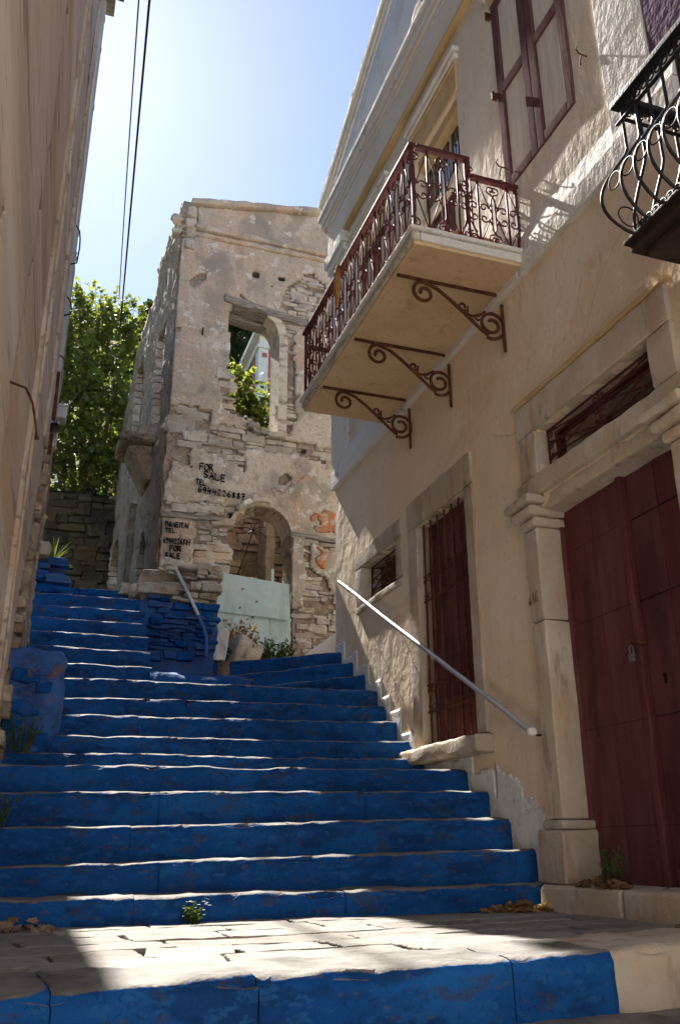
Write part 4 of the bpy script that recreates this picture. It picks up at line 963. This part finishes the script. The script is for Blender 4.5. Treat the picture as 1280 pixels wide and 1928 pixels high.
# smoothed plaster on the right door jamb
obj('jamb_plaster', *lattice(steps_of(3.385, 3.64, .03), steps_of(3.15, 4.40, .03), lambda x, z: x < 3.58+.05*nz((x, z, 3), 4) and z > 3.3+.1*nz((x, z, 9), 4), PF(RY-.02, .06, .012)), RPLAST, ru, True)
# cornice, string timbers, lintel beam
rbox('wall_cornice', 1.62, 4.75, RY-.10, RY+.3, 9.50, 9.60, RPLAST, ru, r=.03, res=.1, amp=.02, nsc=4, edge=.06)
rbox('wall_cornice', 1.60, 4.75, RY-.05, RY+.3, 9.40, 9.495, RPLAST, ru, r=.03, res=.1, amp=.02, nsc=4, edge=.06)
vs, fs = rbox_data((3.2, .42, .13), .03, .09, .018, 4, 3., .06)
obj('gable_coping', [(1.56+v.x, RY-.09+v.y, rtop(1.5)+.03+.165*v.x+v.z) for v in vs], fs, RPLAST, ru, True)
def beam(x0, z0, x1, z1, h, y0, y1):
    vs, fs = rbox_data((x1-x0, y1-y0, h), .012, .08, .010, 6, random.random()*9, .03)
    return obj('timber_beam', [(x0+v.x, y0+v.y, z0+(z1-z0)*v.x/(x1-x0)+v.z-h/2) for v in vs], fs, TIMBER, ru, True)
beam(2.20, 8.33, 3.58, 8.11, .14, RY-.035, RY+.26); beam(2.22, 8.24, 3.05, 8.12, .10, RY+.27, RY+.5)
beam(1.42, 4.50, 2.30, 4.53, .07, RY-.02, RY+.2); beam(3.38, 4.42, 4.4, 4.36, .07, RY-.03, RY+.2)
# plastered splay of the window and arch rings
def ring(pts, w0, y0, y1, m, name, th=.05):
    """strip of plaster lining an opening edge"""
    vs = []; n = len(pts)
    for i, (x, z) in enumerate(pts):
        a = pts[max(i-1, 0)]; b_ = pts[min(i+1, n-1)]; t = Vector((b_[0]-a[0], b_[1]-a[1])).normalized(); nn = Vector((-t.y, t.x))
        vs += [(x, y0, z), (x+nn.x*w0, y0, z+nn.y*w0), (x+nn.x*w0, y1, z+nn.y*w0), (x-nn.x*th, y1, z-nn.y*th)]
    fs = []
    for i in range(n-1):
        for q in range(4): a, c = 4*i+q, 4*i+(q+1) % 4; fs.append((a, c, c+4, a+4))
    fs += [(3, 2, 1, 0), (4*n-4, 4*n-3, 4*n-2, 4*n-1)]
    return obj(name, vs, fs, m, ru)
ring([(3.12, 6.05), (3.125, 6.8), (3.12, 7.70), (3.10, 7.86), (3.06, 7.98), (2.99, 8.07), (2.90, 8.12)][::-1], .14, RY-.012, RY+.50, SLABEDGE, 'window_splay', .01)
arch = [(2.47+.44-.46*math.cos(a), 4.40+.42*math.sin(a)) for a in [math.pi*k/14 for k in range(15)]]
arch = [(2.92-.455*math.cos(a), 4.36+.46*math.sin(a)) for a in [math.pi*(.12+.88*k/14) for k in range(15)]]
ring(arch, .06, RY-.02, RY+.5, RPLAST, 'arch_ring', .02)
# broken plaster lip on the arch
for k, a in enumerate([.25, .34, .43, .52]):
    stone('arch_stone', WHITEWASH if k in (1,) else RSTONE, (2.92-.50*math.cos(math.pi*a), RY+.02, 4.37+.52*math.sin(math.pi*a)), (.15, .2, .07), fwall, (0, math.pi*(.5-a)*-1, 0))
# sills / ledge stones under the window
for x, z, wd in ((2.85, 6.03, .26), (3.1, 6.0, .3), (2.72, 6.10, .18)):
    stone('sill_stone', RSTONE, (x, RY+.1, z), (wd, .35, .09), fwall)
rbox('iron_cramp', 1.86, 1.88, RY-.06, RY, 7.56, 7.68, RUST, ru, r=.004, amp=0)
# pale blue sheets closing the doorway
sp_ = empty('doorway_hoarding'); sp_.parent = ru
def sheet(name, x0, x1, za0, za1, zb0, zb1, y, tilt):
    n = 8; vs = []
    for d in (0, .006):
        for j in range(5):
            for i in range(n+1):
                t = i/n; zb_ = zb0+(zb1-zb0)*t; zt = za0+(za1-za0)*t
                vs.append((x0+(x1-x0)*t, y+d+.012*math.sin(t*5+j)+tilt*j/4, zb_+(zt-zb_)*j/4))
    m = n+1; fs = []
    for j in range(4):
        for i in range(n):
            a = j*m+i; fs += [(a, a+1, a+m+1, a+m), (5*m+a+m, 5*m+a+m+1, 5*m+a+1, 5*m+a)]
    for i in range(n): fs += [(5*m+i, 5*m+i+1, i+1, i), (4*m+i, 4*m+i+1, 9*m+i+1, 9*m+i)]
    for j in range(4): fs += [(j*m, (j+1)*m, 5*m+(j+1)*m, 5*m+j*m), (5*m+j*m+n, 5*m+(j+1)*m+n, (j+1)*m+n, j*m+n)]
    return obj(name, vs, fs, SHEET, sp_, True)
sheet('sheet_panel', 2.22, 3.365, 3.73, 3.64, 3.15, 3.09, RY-.02, .03); sheet('sheet_panel', 2.24, 3.40, 3.20, 3.13, 2.2, 2.2, RY+.005, .02)
rbox('post', 3.08, 3.125, RY+.02, RY+.06, 2.3, 3.85, SHEET, sp_, r=.005, res=.3, amp=.002)
for x, z in ((2.66, 3.50), (2.87, 3.33), (2.63, 3.22), (2.82, 3.10)):
    MB().tube([(x, RY-.03, z), (x, RY+.01, z)], .012, 8).build('screw', RUST, sp_)

# ---- painted lettering (brush strokes)
LY = RY-.042
lettering('FOR', 1.945, 2.145, 5.265, 5.265, .105, .0046, LY, ru); lettering('SALE', 2.01, 2.34, 5.15, 5.115, .105, .0046, LY, ru)
lettering('TEL', 1.905, 2.05, 5.03, 5.02, .075, .0046, LY, ru); lettering('6944226887', 1.94, 2.65, 4.905, 4.865, .095, .0046, LY, ru)
lettering('ΠΩΛΕΙΤΑΙ', 1.50, 1.83, 4.325, 4.33, .068, .0046, LY, ru); lettering('TEL.', 1.51, 1.67, 4.24, 4.24, .055, .0042, LY, ru)
lettering('6944226887', 1.49, 1.88, 4.07, 4.075, .085, .0044, LY, ru); lettering('FOR', 1.585, 1.745, 3.965, 3.97, .075, .0056, LY, ru); lettering('SALE', 1.525, 1.745, 3.855, 3.86, .078, .0056, LY, ru)
# plaster ground the lower notice is painted on
obj('notice_plaster', *lattice(steps_of(1.445, 1.95, .03), steps_of(3.72, 4.46, .03), lambda x, z: x < 1.90+.05*nz((x, z, 3), 5), PF(RY-.012, .06, .012)), RPLAST, ru, True)

# ---- left flank of the ruin (slightly splayed) with openings
def fx(y): return 1.44-.05*(y-RY)
FO = [(12.85, 13.55, 6.35, 8.25), (15.1, 15.9, 6.6, 8.9), (13.35, 13.95, 3.2, 4.75), (16.3, 17.5, 4.2, 5.65)]
def fin(u, z):
    for i, (a, b_, c, d) in enumerate(FO):
        dd = d if i < 2 else d-((u-(a+b_)/2)/((b_-a)/2))**2*.35
        if a < u < b_ and c < z < dd: return False
    top = 10.05+.12*(u-12) if u < 14.3 else 9.75-.02*(u-14.3) if u < 16.5 else 9.5-.75*(u-16.5)
    return z < top+.15*nz((u, z, 2), 1.5)+.07*nz((u, z, 6), 6)
flank = obj('flank_wall', *lattice(steps_of(12.03, 19.6, .085, [q for f in FO for q in f[:2]]), steps_of(1.6, 10.6, .085, [q for f in FO for q in f[2:]]), fin,
    lambda u, z, d: Vector((fx(u)+(nz((u, z, 0), 1.2)*.03+nz((u, z, 4), 5)*.035+nz((u, z, 9), 11)*.02 if d == 0 else .55), u, z))), RSIDE, ru, True)
# pale jamb stones on the reveals that face down the lane
for i, (a, b_, c, d) in enumerate(FO):
    z = c
    while z < d-.1:
        h = random.uniform(.10, .22)
        for xx in (.12, .38): stone('stone', RSTONE, (fx(b_)+xx, b_+.02, z+h/2), (.27, .12, h-.015), flank, (0, random.uniform(-.05, .05), 0))
        z += h
k = 0
while k < 4:
    u = 11.98; z = 9.22+k*.2
    stone('quoin', RSTONE, (1.575, 12.10+.05*(k % 2), z), (.16, .30+.16*(k % 2), .20), flank, (0, 0, .03)); k += 1
# broken stone balcony on the flank
cb = empty('broken_corbel'); cb.parent = ru
vs, fs = rbox_data((.62, 1.0, .16), .04, .09, .03, 4, 7, .08); obj('corbel_slab', [v+Vector((.84, 13.05, 6.12)) for v in vs], fs, RSIDE, cb, True)
vs, fs = rbox_data((.5, .8, .62), .06, .09, .04, 4, 9, .08)
obj('corbel_stone', [(.96+v.x+(.62-v.z)*.55*(1-v.x/.5), 13.15+v.y, 5.5+v.z) for v in vs], fs, RSIDE, cb, True)
b = MB()
for q in range(90):
    x, y = .88+random.random()*.45, 13.08+random.random()*.8; a = random.random()*6.28
    b.tube([(x, y, 6.26), (x+.02*math.cos(a), y+.02*math.sin(a), 6.33), (x+.07*math.cos(a), y+.07*math.sin(a), 6.36+random.random()*.06)], [.004, .003, .001], 3)
b.build('dry_grass_tuft', DRYG, cb)
# inner cross wall seen through the arch, back wall low
inn = obj('inner_wall', *lattice(steps_of(1.2, 4.75, .1), steps_of(1.8, 6.2, .1), lambda x, z: z < 5.75+.3*nz((x, 0, 0), 1.3), lambda u, z, d: Vector((u, 14.55+nz((u, z, 0), 2)*.03+.5*d, z))), MORTAR, ru, True)
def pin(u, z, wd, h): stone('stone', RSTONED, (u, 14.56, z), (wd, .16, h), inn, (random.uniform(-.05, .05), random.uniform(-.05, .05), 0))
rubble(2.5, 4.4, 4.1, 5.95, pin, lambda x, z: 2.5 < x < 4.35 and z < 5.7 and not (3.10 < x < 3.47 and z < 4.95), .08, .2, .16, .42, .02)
rbox('inner_pier', 3.46, 3.62, 13.9, 14.5, 2.2, 5.7, RSTONE, ru, r=.02, res=.12, amp=.02)
rbox('right_wall', 4.72, 5.2, 12.4, 19.5, 1.6, 8.6, MORTAR, ru, r=.05, res=.5, amp=.05)
rbox('rear_wall', 1.2, 5.1, 19.0, 19.5, 1.6, 5.6, MORTAR, ru, r=.05, res=.4, amp=.06)
rbox('rubble_fill', 1.9, 4.7, 12.5, 14.5, 1.8, 3.82, SOIL, ru, r=.1, res=.15, amp=.08, nsc=3)
# bent iron rod with a burst of wire inside the doorway
rod = tag(empty('wire_rod'), 'thin black iron rod with a tangle of wire leaning inside the arched doorway', 'rod')
MB().tube([(2.76, 13.05, 3.9), (2.9, 13.03, 4.35), (3.02, 13.0, 4.78)], .009, 6).build('shaft', CABLE, rod)
for k in range(7):
    a = rad(-60+k*45); l = random.uniform(.10, .24)
    MB().tube([(3.02, 13.0, 4.78), (3.02+.5*l*math.cos(a), 13.0-.02, 4.78+.5*l*math.sin(a)), (3.02+l*math.cos(a), 12.98, 4.78+l*math.sin(a)-.05)], .006, 5).build('wire', CABLE, rod)

# stub wall in front of the ruin
sw = tag(empty('stub_wall'), 'broken rubble wall stub with its lower half painted blue beside the upper steps', 'wall')
obj('wall_core', *rbox_data((.86, .6, 1.15), .04, .12, .02, 4, 2), MORTAR, sw, True).location = (.985, 9.60, 1.80)
obj('wall_core_blue', *rbox_data((.86, .1, .85), .03, .08, .02, 5, 4), BLUEW, sw, True).location = (.985, 9.54, 1.72)
def pw(u, z, wd, h):
    m = BLUEW if z < 2.58+.02*nz((u, 0, 0), 3) else RSTONE
    if z > 2.58 and u < 1.28 and z > 2.76: return
    stone('stone', m, (u, 9.575+random.uniform(-.02, .02), z), (wd, .2, h), sw, (random.uniform(-.06, .06), random.uniform(-.05, .05), random.uniform(-.06, .06)))
rubble(.98, 1.86, 1.9, 3.0, pw, lambda u, z: 1.06 < u < 1.80, .035, .10, .09, .27, .010)
for x, y, z, s2 in ((1.15, 9.75, 2.70, (.45, .5, .12)), (1.45, 9.75, 2.99, (.3, .5, .07)), (1.72, 9.75, 2.98, (.28, .5, .07)), (1.05, 9.95, 2.72, (.3, .5, .16)), (.95, 10.1, 2.78, (.3, .4, .14))): stone('cap_stone', RSTONE, (x, y, z), s2, sw)
stone('white_stone', WHITEWASH, (1.90, 9.62, 2.12), (.14, .2, .34), sw, (0, .15, 0))
h2 = tag(empty('bent_handrail'), 'bent pipe handrail, white above and blue below, on the stub wall', 'handrail')
pts = [(1.33, 9.40, 2.90), (1.42, 9.39, 2.74), (1.51, 9.38, 2.57), (1.60, 9.38, 2.40), (1.66, 9.38, 2.27), (1.70, 9.38, 2.16), (1.71, 9.38, 1.95)]
MB().tube(pts[:4], .019, 12).build('white_pipe', STEEL, h2, True); MB().tube(pts[3:], .0192, 12).build('blue_pipe', BLUEPIPE, h2, True)
MB().tube([(1.335, 9.41, 2.89), (1.335, 9.52, 2.89)], .012, 8).build('wall_fixing', RUST, h2)
wd_ = tag(MB().add([(2.78, 9.55, 1.9), (3.6, 9.55, 1.9), (3.6, 9.55, 2.62), (3.15, 9.55, 2.3), (2.78, 9.55, 2.0), (2.78, 9.8, 1.9), (3.6, 9.8, 1.9), (3.6, 9.8, 2.62), (3.15, 9.8, 2.3), (2.78, 9.8, 2.0)],
     [(0, 1, 2, 3, 4), (9, 8, 7, 6, 5), (4, 3, 8, 9), (3, 2, 7, 8), (1, 6, 7, 2), (0, 4, 9, 5), (0, 5, 6, 1)]).build('white_wedge_wall', WHITEP), 'low white plastered wedge wall between the stair head and the ruin', 'wall')

DARKROCK = mat('tree_shaded_rubble', (.075, .058, .042), .95, [((.105, .082, .06), 2.5, .42, .62, .8), ((.045, .036, .028), 4, .5, .68, .8), ((.10, .072, .045), 1.2, .5, .66, .6)], [(6, .06, 5), (25, .02)], pr=.2)  # shade under the fig tree is put into this dark stone colour
# retaining wall behind the alley
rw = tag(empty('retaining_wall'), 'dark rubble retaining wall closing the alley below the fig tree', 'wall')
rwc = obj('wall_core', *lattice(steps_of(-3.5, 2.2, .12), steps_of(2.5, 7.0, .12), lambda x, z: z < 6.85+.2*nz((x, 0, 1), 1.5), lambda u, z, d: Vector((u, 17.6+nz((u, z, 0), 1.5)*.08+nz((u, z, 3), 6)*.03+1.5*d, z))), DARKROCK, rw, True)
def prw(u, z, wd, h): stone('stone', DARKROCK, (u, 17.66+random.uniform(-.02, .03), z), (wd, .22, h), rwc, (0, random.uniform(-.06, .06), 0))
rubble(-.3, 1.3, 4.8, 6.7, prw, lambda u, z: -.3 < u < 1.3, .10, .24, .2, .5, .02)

# ---- overhead cables
for nm, pts, lb in (('overhead_cable', [(.27, 8.4, 10.0), (.55, 12.8, 10.2), (.84, 18, 12.0)], 'left one of two black overhead cables crossing the sky'), ('overhead_cable', [(.40, 8.4, 10.02), (.62, 12.8, 9.95), (.93, 18.0, 11.2)], 'right and thicker of two black overhead cables crossing the sky')):
    A, B_, C = [Vector(p) for p in pts]; P = []
    N = Vector((A.x-(C.x-A.x)*1.0, A.y-9.6, A.z-.1))
    for k in range(21):
        t = k/20; P.append(A.lerp(C, t)-Vector((0, 0, .5*math.sin(math.pi*t)*.5)))
    P = [N]+P
    tag(MB().tube(P, .010 if 'left' in lb else .016, 6).build(nm, CABLE), lb, 'cable', 'overhead cables')

# ---- pink house on the hillside, seen through the ruin's window
ph = tag(empty('pink_house'), 'distant pink house with white corner pilaster framed by the ruin window', 'house')
X0, Y0, Z1 = 7.0, 30., 19.75
MB().box(X0+.02, X0+8, Y0+.05, Y0+8, 6, Z1-.9).build('wall', PINK, ph)
rbox('corner_pilaster', X0-.04, X0+.36, Y0, Y0+.5, 8, Z1-.95, WHITEP, ph, r=.01, res=1, amp=0)
rbox('pilaster_cap', X0-.10, X0+.44, Y0-.06, Y0+.6, Z1-.945, Z1-.8, WHITEP, ph, r=.02, res=1, amp=0)
rbox('frieze', X0-.02, X0+8, Y0+.0, Y0+8, Z1-.795, Z1-.40, WHITEP, ph, r=.01, res=2, amp=0)
rbox('cornice', X0-.25, X0+8.2, Y0-.25, Y0+8.2, Z1-.395, Z1-.15, WHITEP, ph, r=.05, res=2, amp=0)
MB().add([(X0-.25, Y0-.2, Z1-.15), (X0+8.2, Y0-.2, Z1-.15), (X0+4, Y0-.2, Z1+1.4), (X0-.25, Y0+8, Z1-.15), (X0+8.2, Y0+8, Z1-.15), (X0+4, Y0+8, Z1+1.4)], [(0, 1, 2), (5, 4, 3), (0, 2, 5, 3), (1, 4, 5, 2), (0, 3, 4, 1)]).build('pediment_roof', WHITEP, ph)
for k in range(10): MB().box(X0+.5+k*.13, X0+.56+k*.13, Y0-.04, Y0-.005, Z1-.46, Z1-.40).build('dentil', CLAY, ph)
MB().box(X0+.10, X0+.30, Y0-.012, Y0-.002, Z1-1.35, Z1-1.15).build('rosette', PINK, ph)
MB().box(X0-.04, X0+8, Y0-.02, Y0+.04, 12.0, 12.6).build('plinth_band', WHITEP, ph)
MB().tube([(X0+.44, Y0-.05, Z1-3.1), (X0+4, Y0-.05, Z1-3.5)], .03, 6).build('cable', CABLE, ph)

# ================================================================ VEGETATION
def leaf_shape(kind):
    if kind == 'fig':
        return [(0, 0), (.28, .05), (.50, .22), (.34, .38), (.52, .66), (.24, .62), (0, 1.0), (-.24, .62), (-.52, .66), (-.34, .38), (-.50, .22), (-.28, .05)]
    return [(0, 0), (.22, .3), (.2, .7), (0, 1), (-.2, .7), (-.22, .3)]
def add_leaf(b, p, d, nrm, size, shp, cup=.12):
    d = d.normalized(); s = d.cross(nrm)
    s = s.normalized() if s.length > 1e-4 else d.orthogonal().normalized(); n2 = s.cross(d)
    vs = [p+d*(.45*size)+n2*(cup*size*.3)]
    for x, y in shp: vs.append(p+s*(x*size)+d*(y*size)-n2*(abs(x)*cup*size+max(0, y-.5)*cup*size*1.3))
    n = len(shp); b.add(vs, [(0, 1+i, 1+(i+1) % n) for i in range(n)])
def rvec(rg=random): 
    while True:
        v = Vector((rg.uniform(-1, 1), rg.uniform(-1, 1), rg.uniform(-1, 1)))
        if .05 < v.length < 1: return v.normalized()
def leafy_tree(name, base, clumps, nleaf, size, label, cat, lm=FIG, shape='fig', tr=.08, tips=9, group=None):
    """trunk > limbs to clump centres > twigs > leaves spread through each clump's volume"""
    t = tag(empty(name), label, cat, group); base = Vector(base); tb = MB(); lb = MB(); shp = leaf_shape(shape)
    tot = sum(c[1]**2*c[2] for c in clumps)
    fork = base+Vector((0, 0, .0))
    for (c, rr, rz) in clumps:
        c = Vector(c); d = c-base
        mid = base+d*.45+Vector((random.uniform(-.2, .2), random.uniform(-.2, .2), .12*d.length)); q = [base+rvec()*tr*.6]
        for k in range(1, 9):
            s = k/8; p = base*(1-s)**2+mid*2*s*(1-s)+c*s*s; q.append(p+rvec()*.03)
        tb.tube(q, [tr*(1-.75*k/8) for k in range(9)], 7)
        n = int(nleaf*rr*rr*rz/tot); nt_ = max(tips, n//9)
        for k in range(nt_):
            v = rvec(); sc = random.random()**.45*(1+.18*random.random()); tip = c+Vector((v.x*rr*sc, v.y*rr*sc, v.z*rz*sc))
            if k % 2 == 0:
                st = c+(tip-c)*.15+Vector((0, 0, -.1*rr)); m = st.lerp(tip, .55)+rvec()*.06
                tb.tube([st, m, tip], [tr*.16, tr*.11, tr*.05], 4)
            for l in range(max(1, n//nt_)):
                p = tip+rvec()*size*random.uniform(.2, 1.6); dd = rvec()+Vector((0, 0, -.35)); nn = rvec()*.7+Vector((0, 0, 1))
                add_leaf(lb, p, dd, nn, size*random.uniform(.6, 1.2), shp)
    tb.build('trunk', BARK, t, True); lb.build('crown', lm, t)
    return t
leafy_tree('fig_tree', (.5, 18.9, 6.6), [((.45, 18.6, 11.2), .80, 1.2), ((-.25, 18.5, 10.9), .65, 1.35), ((1.15, 18.4, 11.2), .6, .95), ((.2, 18.2, 9.6), .95, 1.1), ((1.0, 18.2, 9.3), .7, 1.2), ((-.35, 18.1, 8.6), .7, 1.1), ((.55, 17.9, 8.0), .85, .85), ((1.05, 17.7, 7.6), .5, .7), ((-.1, 17.7, 7.4), .6, .6), ((-.05, 18.7, 12.25), .25, .4), ((.75, 18.6, 12.0), .35, .4), ((-1.0, 18.6, 10.2), .8, 1.6)], 11000, .12,
           'large leafy fig tree filling the alley behind the overhead cables', 'tree')
leafy_tree('fig_sapling', (3.1, 15.6, 4.0), [((3.1, 15.3, 8.2), .45, .75), ((3.6, 15.3, 8.1), .45, .8), ((3.35, 15.2, 7.5), .5, .5), ((2.95, 15.3, 8.9), .2, .35), ((3.65, 15.2, 7.2), .35, .45), ((3.4, 15.3, 8.75), .28, .28)], 1500, .125,
           'young bright fig tree growing inside the ruin behind its upper window', 'tree', tr=.035)
def conifer(base, h, rr, label, seed, n=1300):
    t = tag(empty('pine_tree'), label, 'tree', 'dark pines on the hillside'); base = Vector(base); tb = MB(); lb = MB(); rg = random.Random(seed)
    tb.tube([base, base+Vector((.1, 0, h*.5)), base+Vector((0, 0, h))], [.22, .14, .03], 7)
    for k in range(n):
        s = rg.random()**.8; z = h*(.12+.88*s); r_ = rr*(1-s)**.7*rg.random()**.4*(1+.25*math.sin(k*.37)); a = rg.random()*6.28
        p = base+Vector((r_*math.cos(a), r_*math.sin(a), z))
        if k % 22 == 0: tb.tube([base+Vector((0, 0, z-.3)), p], [.05, .015], 4)
        for q in range(3): add_leaf(lb, p+rvec(rg)*.15, Vector((math.cos(a), math.sin(a), rg.uniform(-.3, .6)))+rvec(rg)*.7, rvec(rg), rg.uniform(.35, .65), leaf_shape('x'), .05)
    tb.build('trunk', BARK, t, True); lb.build('crown', PINE, t)
    return t
conifer((10.2, 44, 17.0), 15.5, 3.8, 'tall dark pine behind the pink house gable', 3)
conifer((7.9, 38, 13.0), 14.6, 3.3, 'dark pine left of the pink house seen through the ruin window', 4)
conifer((11.6, 52, 22.5), 16, 4.4, 'farthest dark pine high in the ruin window', 5)
conifer((3.2, 34, 10.3), 11.9, 2.0, 'dark pine tip showing above the fig tree beside the ruin corner', 6)

def tuft(name, c, n, r, h, m, label, cat, kind=None, wdt=.012, shape='x', size=.05, leaves=True, cone=1.):
    t = tag(empty(name), label, cat, kind=kind); sb = MB(); lb = MB(); c = Vector(c)
    for k in range(n):
        a = random.random()*6.28; rr = r*random.random()**.6; l = h*random.uniform(.5, 1.1)
        p0 = c+Vector((rr*.4*math.cos(a), rr*.4*math.sin(a), 0)); p1 = c+Vector((rr*math.cos(a)*cone, rr*math.sin(a)*cone, l))
        sb.tube([p0, p0.lerp(p1, .5)+Vector((0, 0, l*.1)), p1], [.003, .0025, .001], 4)
        if leaves:
            for q in range(9):
                s = random.uniform(.25, 1); p = p0.lerp(p1, s); add_leaf(lb, p, rvec()+Vector((0, 0, .2)), Vector((0, 0, 1))+rvec(), size*random.uniform(.6, 1.2), leaf_shape(shape))
    sb.build('stems', m, t)
    if leaves: lb.build('leaves', m, t)
    return t
tuft('dry_shrub', (2.40, 11.2, 2.25), 150, .36, .52, DRYG, 'dry brown shrub in front of the pale blue sheets', 'shrub', size=.05)
tuft('green_shrub', (2.95, 11.3, 2.30), 90, .34, .30, SHRUBL, 'low green shrub at the right foot of the pale blue sheets', 'shrub', size=.05)
tuft('green_shrub', (2.32, 10.9, 2.12), 110, .40, .28, SHRUBL, 'low green growth around the pale rock below the dry shrub', 'shrub', size=.05)
rk = tag(stone('rock', RSTONE, (2.42, 10.75, 2.28), (.34, .3, .36), None, (.1, .25, .3)), 'pale boulder lying among the shrubs below the sheets', 'rock')
yc = tag(empty('yucca'), 'spiky yellow green yucca rosette on top of the blue rubble wall', 'plant')
for k in range(30):
    a = random.uniform(0, 6.28); e = random.uniform(.15, 1.4); l = random.uniform(.22, .36)
    d = Vector((math.cos(a)*math.cos(e), math.sin(a)*math.cos(e), math.sin(e))); s = d.cross(Vector((0, 0, 1))).normalized()*.014; p = Vector((.03, 9.98, 3.03)); g = Vector((0, 0, -.10*l*math.cos(e)*3))
    n2 = s.cross(d).normalized()*.004
    obj('blade', [p-s, p+s, p+d*l*.5+s*.9+g*.3, p+d*l*.5-s*.9+g*.3, p+d*l+g, p-s*0+n2], [(0, 1, 2, 3), (3, 2, 4), (0, 5, 1)], YUC, yc)
tuft('white_flower_weed', (.90, 4.97, -.36), 16, .07, .10, SHRUBL, 'small weed with white flowers growing from the foot of the lowest step', 'weed', size=.028)
fl = MB()
for k in range(11):
    p = Vector((.90+random.uniform(-.05, .08), 4.95+random.uniform(-.05, .03), -.36+random.uniform(.07, .12)))
    for q in range(4): a = q*1.57+random.random(); add_leaf(fl, p, Vector((math.cos(a), math.sin(a), .3)), Vector((0, 0, 1)), .012, leaf_shape('x'))
fl.build('petals', PETAL, bpy.data.objects['white_flower_weed'])
tuft('wall_weed', (-.05, 6.82, .66), 26, .16, .30, SHRUBL, 'straggly weed at the foot of the blue buttress', 'weed', size=.022)
tuft('wall_weed', (-.14, 5.55, .10), 26, .14, .20, SHRUBL, 'weed in the corner of the third step by the left wall', 'weed', size=.03)
tuft('door_weed', (2.95, 4.25, -.19), 20, .07, .19, SHRUBL, 'grey green weed growing at the sill of the maroon door', 'weed', size=.028)
def leaf_pile(c, rx, ry, n, label, h=.03, zf=None):
    b = MB()
    for k in range(n):
        a = random.random()*6.28; q = random.random()**.6; p = Vector((c[0]+rx*q*math.cos(a), c[1]+ry*q*math.sin(a), c[2]+h*(1-q)*random.random()+.006))
        add_leaf(b, p, Vector((math.cos(a*3), math.sin(a*3), random.uniform(-.2, .5))), Vector((0, 0, 1))+rvec()*.7, random.uniform(.025, .065), leaf_shape('fig'), random.uniform(.1, .5))
    tag(b.build('dry_leaves', DRYL), label, 'dry leaves', kind='stuff')
leaf_pile((2.72, 4.78, -.325), .22, .10, 170, 'heap of dry leaves where the lowest step meets the kerb', .06)
leaf_pile((2.93, 4.30, -.19), .07, .26, 70, 'dry leaves along the sill of the maroon door', .06)
leaf_pile((2.75, 3.45, -.33), .10, .09, 14, 'few dry leaves on the landing below the kerb', .04)
leaf_pile((2.86, 6.62, .55), .14, .10, 30, 'dry leaves on the step under the barred window sill', .05)
leaf_pile((2.85, 6.95, .69), .10, .06, 14, 'curled dry leaves on the step beside the window jamb', .08)
leaf_pile((.02, 4.98, -.36), .20, .08, 60, 'dry leaves in the left corner of the landing', .06)
